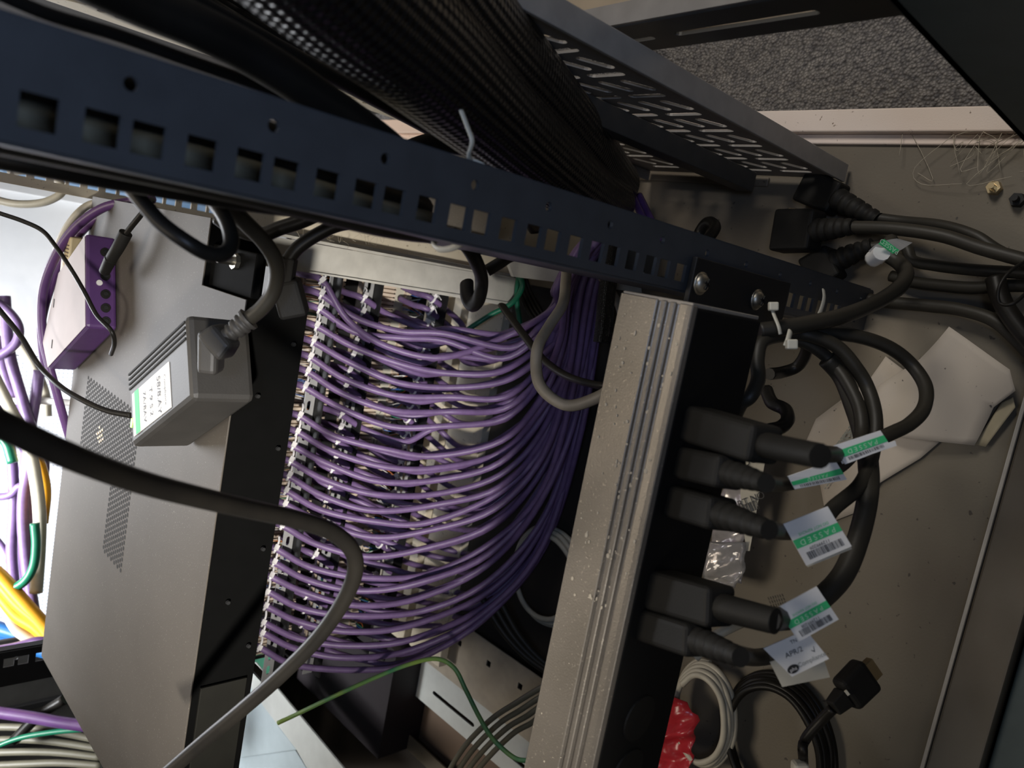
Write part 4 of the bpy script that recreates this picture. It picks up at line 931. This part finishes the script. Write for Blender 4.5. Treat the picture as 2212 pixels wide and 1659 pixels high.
bm = bmesh.new(); q = P(616, 605, d=.432); orient_box(bm, q, P(640, 690, d=.44)-q, AX_F, .021, .0155, .012); bevel_bm(bm, .002); bm_obj('plug', bm, M_plug, bp_)
cable('thin_cable', 'thin black cable running from the left edge down to the violet box', 'cable', [(-40, 448, .60), (0, 461, .60), (50, 478, .60), (91, 498, .60), (118, 529, .60), (152, 579, .60), (182, 630, .59), (209, 681, .58), (240, 714, .57), (247, 741, .58), (240, 765, .60)], .0017, M_black)
cable('thin_cable', 'thin black cable running from the left edge to the grey adapter', 'cable', [(-40, 620, .62), (0, 671, .62), (44, 725, .62), (84, 789, .62), (128, 833, .60), (176, 863, .585), (230, 887, .575), (284, 898, .565)], .0021, M_black)
jp = thing('thin_cable', 'black lead with a ribbed barrel plug in the top jack of the violet box', 'cable', P(250, 560, d=.66))
tube('cable', path([(330, 430, .59), (306, 462, .595), (285, 488, .60), (268, 510, .605)]), .0022, M_black, jp)
boot(jp, path([(272, 503, .605), (255, 535, .61), (238, 562, .618)]), .0050, False, M_plug)
boot(jp, path([(240, 558, .617), (233, 572, .622), (226, 586, .628)]), .0048, False, M_plug, 'barrel')
hk = cable('strap_hook', 'shiny black strap end curling down over the white upright', 'strap', [(975, 505, .42), (1003, 525, .42), (1026, 560, .43), (1040, 600, .45), (1036, 640, .46), (1022, 656, .47), (1010, 640, .475), (1008, 612, .48)], .0052, M_black, sides=14, flat=.75)
cable('strap_hook', 'short black strap piece right of the curled strap end', 'strap', [(1052, 585, .47), (1080, 568, .47), (1108, 552, .47), (1160, 548, .47)], .0050, M_black, flat=.5)
cable('cable_tie', 'pale nylon tie loop threaded through a square hole of the near rail', 'cable tie', [(1010, 468, .352), (1012, 500, .345), (1000, 522, .342), (975, 536, .345), (948, 538, .35), (936, 524, .355), (950, 516, .362)], .0016, M_nylon2, flat=.6)
# upper-left dark cables running beside the rail
dark = [('thick black cable nearest the rail top edge at the upper left', [(-40, -30, .235), (100, 30, .25), (250, 75, .27), (400, 128, .29), (520, 170, .31), (640, 215, .33), (760, 262, .34), (860, 320, .36), (930, 400, .38)], .0024, M_black),
        ('thick dark cable crossing above the near rail and passing behind it', [(160, -60, .235), (300, 5, .255), (420, 55, .27), (520, 105, .285), (620, 165, .30), (700, 220, .315), (770, 268, .33), (850, 330, .35), (920, 400, .37)], .0078, M_black),
        ('dark cable just above the thick one at the upper left', [(330, -50, .34), (450, 20, .36), (560, 80, .38), (680, 145, .41), (800, 210, .45), (930, 280, .50), (1040, 345, .55)], .0042, M_black)]
dark.append(('black cable running under the lower edge of the near rail at the left', [(-60, 330, .255), (60, 352, .26), (200, 378, .27), (340, 402, .285), (480, 426, .30), (620, 446, .32), (760, 462, .35)], .0042, M_black))
for lb, pt, r, m in dark: cable('black_cable', lb, 'cable', pt, r, m, sides=14)
for i in range(9):
    off = i*12
    cable('black_cable', 'thin dark cable in the bundle under the braided sleeves, %s from the rail' % ORD[i], 'cable',
          [(380+off*1.1, -40-off*.2, .40+i*.01), (520+off, 45-off*.5, .43+i*.01), (680+off*.8, 140-off*.55, .47+i*.01), (820+off*.7, 215-off*.5, .52+i*.01), (930+off*.5, 270-off*.3, .57+i*.01), (1010+off*.4, 335-off*.2, .62+i*.01), (1090+off*.3, 420, .68+i*.01), (1150+off*.2, 500, .74+i*.005)], .0030, M_black if i % 3 else M_blackdusty, group='thin dark cables beside the braided sleeve', sides=8)
cable('black_cable', 'heavy black cable loop rising behind the near rail below the sleeve', 'cable', [(870, 330, .46), (930, 310, .47), (1000, 315, .48), (1060, 335, .50), (1095, 375, .52), (1110, 420, .54)], .0062, M_black)
for i in range(4):
    cable('black_cable', 'dusty dark cable running down close behind the near rail, %s of four' % ORD[i], 'cable',
          [Vector((.010+i*.009, .275+.004*(i % 2), H+.12)), Vector((.0115+i*.0085, .274, H-.03)), Vector((.012+i*.008, .274+.003*i, H-.12)), Vector((.011+i*.007, .28+.003*i, H-.185)), Vector((.013+i*.006, .295+.004*i, H-.225)), Vector((.016+i*.005, .33+.01*i, H-.25))], .0046, M_olive if i == 1 else M_blackdusty, group='dark cables close behind the near rail')
# ---------------------------------------------------------------- bright far left: door, coloured cables
dr = thing('cabinet_door', 'white steel front door, smooth at the top and finely perforated lower down, far left', 'door', (-.4, 1.25, 0))
bm = bmesh.new(); add_box(bm, (-.235, 1.25, .012), (-.010, 1.27, .52)); bevel_bm(bm, .002, 1); bm_obj('smooth_panel', bm, M_doorwhite, dr)
bm = bmesh.new(); add_box(bm, (-.95, 1.252, .012), (-.237, 1.262, .52)); bm_obj('perforated_panel', bm, M_perf, dr)
bm = bmesh.new(); add_box(bm, (-.012, 1.235, .012), (.012, 1.275, .52)); bevel_bm(bm, .002, 1); bm_obj('door_edge', bm, M_doorwhite, dr)
bb = box('blue_light_block', (-.03, 1.40, 0), (.06, 1.60, .40), mat('painted_blue_light', (.22, .38, .58), .6, bump=.3, bscale=40, dust=(.35, .48, .65), scale=20), None, .006)  # blue light from beyond, put into the colour of an added block
tag(bb, 'pale blue block painted as the blue light in the gap beside the upper left rail', 'backdrop')
def lc(name, lb, pt, r, m, grp=None): cable(name, lb, 'cable', pt, r, m, group=grp, sides=8)
lc('cream_cable', 'cream cable loop hanging at the left edge above the white door', [(-30, 425, .80), (30, 440, .80), (90, 438, .80), (130, 420, .80), (134, 400, .80), (110, 380, .80), (60, 368, .80), (20, 372, .80)], .0040, M_cream)
lc('cream_cable', 'beige cable arching beside the purple one over the violet box', [(320, 435, .70), (255, 435, .71), (200, 440, .72), (165, 465, .72), (135, 510, .73), (118, 560, .74), (108, 620, .75)], .0036, M_cream)
lc('purple_cable', 'upper purple cable arching from the near rail over the violet box', [(330, 430, .66), (285, 435, .67), (225, 448, .68), (170, 485, .69), (130, 535, .70), (100, 600, .71), (90, 660, .72), (95, 740, .73), (120, 840, .74), (150, 945, .76)], .0040, M_purple2)
lc('purple_cable', 'lower purple cable arching from the near rail around the violet box', [(330, 450, .69), (270, 455, .70), (205, 475, .71), (160, 520, .72), (120, 590, .73), (92, 680, .74), (90, 740, .74), (100, 800, .75)], .0040, M_purple2)
lc('purple_cable', 'purple cable loop at the left edge above the foreground cable', [(-30, 640, .95), (15, 670, .95), (40, 705, .95), (35, 740, .95), (5, 765, .95), (-30, 780, .95)], .0055, M_purple)
lc('cream_cable', 'beige cable curving down behind the violet box at the left', [(-30, 700, 1.0), (30, 735, 1.0), (70, 790, 1.0), (95, 850, 1.0), (100, 900, 1.0)], .0068, M_cream)
lc('white_cable', 'white cable lying level across the left edge above the foreground cable', [(-30, 868, .98), (50, 866, .98), (110, 867, .98), (165, 872, .98)], .0045, M_white_pvc)
L_ = [((10, 640), (20, 760), (50, 870), (70, 960), (50, 1080), (55, 1200), (75, 1330)), ((-10, 720), (15, 820), (60, 920), (95, 1000), (75, 1120), (62, 1250), (70, 1370)), ((-20, 800), (30, 890), (55, 970), (45, 1060), (40, 1180), (55, 1290), (85, 1380)), ((85, 800), (75, 870), (62, 950), (58, 1040), (65, 1150), (72, 1280)), ((-20, 850), (20, 960), (30, 1080), (25, 1200), (40, 1320), (70, 1420)), ((-30, 1140), (10, 1190), (35, 1260), (60, 1340), (85, 1400)), ((-30, 1075), (20, 1070), (45, 1050), (70, 1070)), ((-20, 1330), (5, 1380), (25, 1450))]
for i, pp in enumerate(L_):
    lc('purple_cable', 'purple cable in the bright bunch at the far left, %s of eight' % ORD[i], [(x, y, .96+.012*((i*3) % 8)) for x, y in pp], .0068 if i < 5 else .0048, M_purple, 'purple cables in the far left bunch')
lc('cream_cable', 'thick cream cable in the far left bunch beside the yellow one', [(-30, 780, .93), (20, 880, .93), (60, 960, .93), (78, 1040, .93), (86, 1120, .93), (84, 1200, .93), (78, 1280, .93)], .0075, M_cream)
lc('cream_cable', 'cream cable sloping to the black rail at the lower left', [(-30, 1230, .90), (0, 1290, .90), (30, 1350, .90), (55, 1375, .90), (90, 1395, .90)], .0065, M_cream)
lc('yellow_cable', 'yellow cable in the far left bunch beside the cream one', [(60, 940, .95), (85, 1000, .95), (98, 1060, .95), (92, 1130, .95)], .0068, M_yellow)
for i, (a, b) in enumerate(((0, 0), (18, 14), (-5, 40))):
    lc('yellow_cable', 'thick yellow cable sloping down from the left edge, %s of three' % ('uppermost', 'middle', 'lowest')[i], [(-40, 1215+b, .90), (0, 1245+b, .90), (40, 1290+b, .90), (80+a*.2, 1335+b*.5, .90), (110, 1370+b*.4, .90)], .0085, M_yellow, 'yellow cables at the lower left')
lc('green_cable', 'green cable loop at the left edge below the foreground cable', [(-30, 930, .92), (10, 950, .92), (28, 1000, .92)], .0060, M_green)
lc('green_cable', 'green cable hanging in a hook in the far left bunch', [(75, 1130, .90), (78, 1180, .90), (70, 1230, .90), (40, 1265, .90), (-30, 1285, .90)], .0052, M_green)
lc('blue_cable', 'blue cable lying across the left edge just above the black rail, upper of two', [(-30, 1350, .95), (30, 1368, .95), (90, 1392, .95), (130, 1400, .95)], .0085, M_blue)
lc('blue_cable', 'blue cable lying across the left edge just above the black rail, lower of two', [(-30, 1380, .95), (30, 1392, .95), (90, 1405, .95), (130, 1415, .95)], .0085, M_blue)
lc('purple_cable', 'dark purple cable lying over the top of the black rail at the lower left', [(-30, 1408, .84), (30, 1398, .84), (80, 1385, .84), (120, 1390, .84)], .0048, M_purple2)
lc('purple_cable', 'dark purple cable crossing below the black rail at the lower left', [(-30, 1535, .86), (60, 1548, .86), (130, 1560, .86), (200, 1570, .86)], .0065, M_purple2)
lc('black_cable', 'dark cable rising diagonally below the black rail at the lower left', [(30, 1600, .88), (80, 1550, .88), (140, 1510, .88)], .0060, M_black)
lc('green_cable', 'green cable sloping up to the server at the bottom left', [(-30, 1622, .86), (40, 1595, .86), (110, 1582, .86), (185, 1575, .86)], .0030, M_green)
for i in range(4):
    lc('olive_cable', 'olive cable along the bottom left edge, %s of four from the top' % ORD[i], [(-30, 1570+i*28, .9), (60, 1572+i*26, .9), (130, 1582+i*22, .9), (220, 1600+i*18, .9)], .0042, M_olive, 'olive cables along the bottom left')
# green plate & a dark plate added to darken the lower-left corner
gp = box('green_board', (-.75, .90, .10), (-.47, 1.15, .105), mat('dark_green_board', (.02, .10, .06), .5), None, .001); tag(gp, 'dark green board low behind the cables at the bottom left', 'board')
bp2 = thing('dark_corner_plate', 'dark grey ribbed plate added to darken the bottom left corner behind the cables', 'cover', (-.66, .99, 0))
bm = bmesh.new(); add_box(bm, (-.90, .985, .006), (-.530, .990, .56)); bevel_bm(bm, .001, 1); bm_obj('plate', bm, M_traydark, bp2)
for k in range(4):
    bm = bmesh.new(); add_box(bm, (-.575-k*.05, .978, .02), (-.567-k*.05, .9845, .55)); bevel_bm(bm, .001, 1); bm_obj('rib', bm, M_blackmetal, bp2)
# dust fibres
bm = bmesh.new(); rnd2 = random.Random(9)
for k in range(26):
    c = P(rnd2.uniform(640, 960), rnd2.uniform(500, 525), y=.612)
    p = [c+Vector((rnd2.uniform(-.006, .006), rnd2.uniform(-.003, .003), rnd2.uniform(-.006, .006))) for _ in range(4)]
    add_tube(bm, smooth_pts(p, 3), .00012, 4)
for k in range(12):
    c = P(rnd2.uniform(2000, 2200), rnd2.uniform(300, 370), z=-.626)
    p = [c+Vector((rnd2.uniform(-.02, .02), rnd2.uniform(-.02, .02), rnd2.uniform(0, .006))) for _ in range(4)]
    add_tube(bm, smooth_pts(p, 4), .00022, 4)
tag(bm_obj('dust_fibres', bm, M_fibre), 'tangled pale dust fibres on the white upright and the cabinet floor', 'dust', kind='stuff')
for i, (px, py) in enumerate(((1395, 1530), (1640, 870))): pass
# ================================================================ LIGHT
def area(name, loc, target, size, power, col=(1, 1, 1), sy=None, spread=None):
    l = bpy.data.lights.new(name, 'AREA'); l.energy = power; l.color = col; l.size = size
    if sy: l.shape = 'RECTANGLE'; l.size_y = sy
    if spread: l.spread = spread
    o = bpy.data.objects.new(name, l); C.objects.link(o); o.location = loc
    o.rotation_euler = (Vector(target)-Vector(loc)).to_track_quat('-Z', 'Y').to_euler(); return o
area('ceiling_lamp', (-.35, .95, 2.3), (-.2, .4, .1), .7, 15, (1., .88, .72))
area('front_window_light', (-.35, 2.1, 1.0), (-.25, .7, .25), .6, 20, (.93, .95, 1.))
area('door_fill_light', (-.45, .98, 1.25), (-.45, 1.3, .25), .3, 10, (.93, .96, 1.), spread=math.radians(70))  # added light with no seen source, whitens the door panel
area('rail_blue_fill', (.05, -.20, 1.0), (.02, .25, .58), .12, .30, (.50, .66, 1.), spread=math.radians(75))  # added cool fill that tints the near rail; no screen stands there
area('side_room_lamp', (1.5, .5, 2.0), (.5, .4, 0), .6, 24, (1., .94, .86))
area('camera_side_fill', (-.9, -1.3, 2.1), (0, .3, .3), .5, 2.8, (1., .92, .82))  # added warm fill from behind the camera, not a room fixture
l = bpy.data.lights.new('tie_row_fill_spot', 'SPOT'); l.energy = 95; l.color = (1., .95, .88); l.spot_size = math.radians(27); l.spot_blend = 1.; l.shadow_soft_size = .03
o = bpy.data.objects.new('tie_row_fill_spot', l); C.objects.link(o); o.location = (-.30, -.45, .92)  # added spot, aimed under the server to brighten ties and cables
o.rotation_euler = (Vector((-.20, .66, .29))-Vector(o.location)).to_track_quat('-Z', 'Y').to_euler()
w = bpy.data.worlds.new('World'); bpy.context.scene.world = w; w.use_nodes = True
w.node_tree.nodes['Background'].inputs['Color'].default_value = (.75, .72, .68, 1); w.node_tree.nodes['Background'].inputs['Strength'].default_value = .018
# ================================================================ CAMERA
cam = bpy.data.cameras.new('Camera'); co = bpy.data.objects.new('Camera', cam); C.objects.link(co)
cam.sensor_width = 36; cam.lens = FPX/2212*36; cam.clip_start = .01
X = AX_R; Y = -AX_D; Z = -AX_F
co.matrix_world = Matrix(((X.x, Y.x, Z.x, 0), (X.y, Y.y, Z.y, 0), (X.z, Y.z, Z.z, H), (0, 0, 0, 1)))
cam.dof.use_dof = True; cam.dof.focus_distance = .56; cam.dof.aperture_fstop = 11
sc = bpy.context.scene; sc.camera = co
sc.view_settings.view_transform = 'Standard'; sc.view_settings.look = 'None'; sc.view_settings.exposure = 0.; sc.view_settings.gamma = 1.; sc.view_settings.use_curve_mapping = False
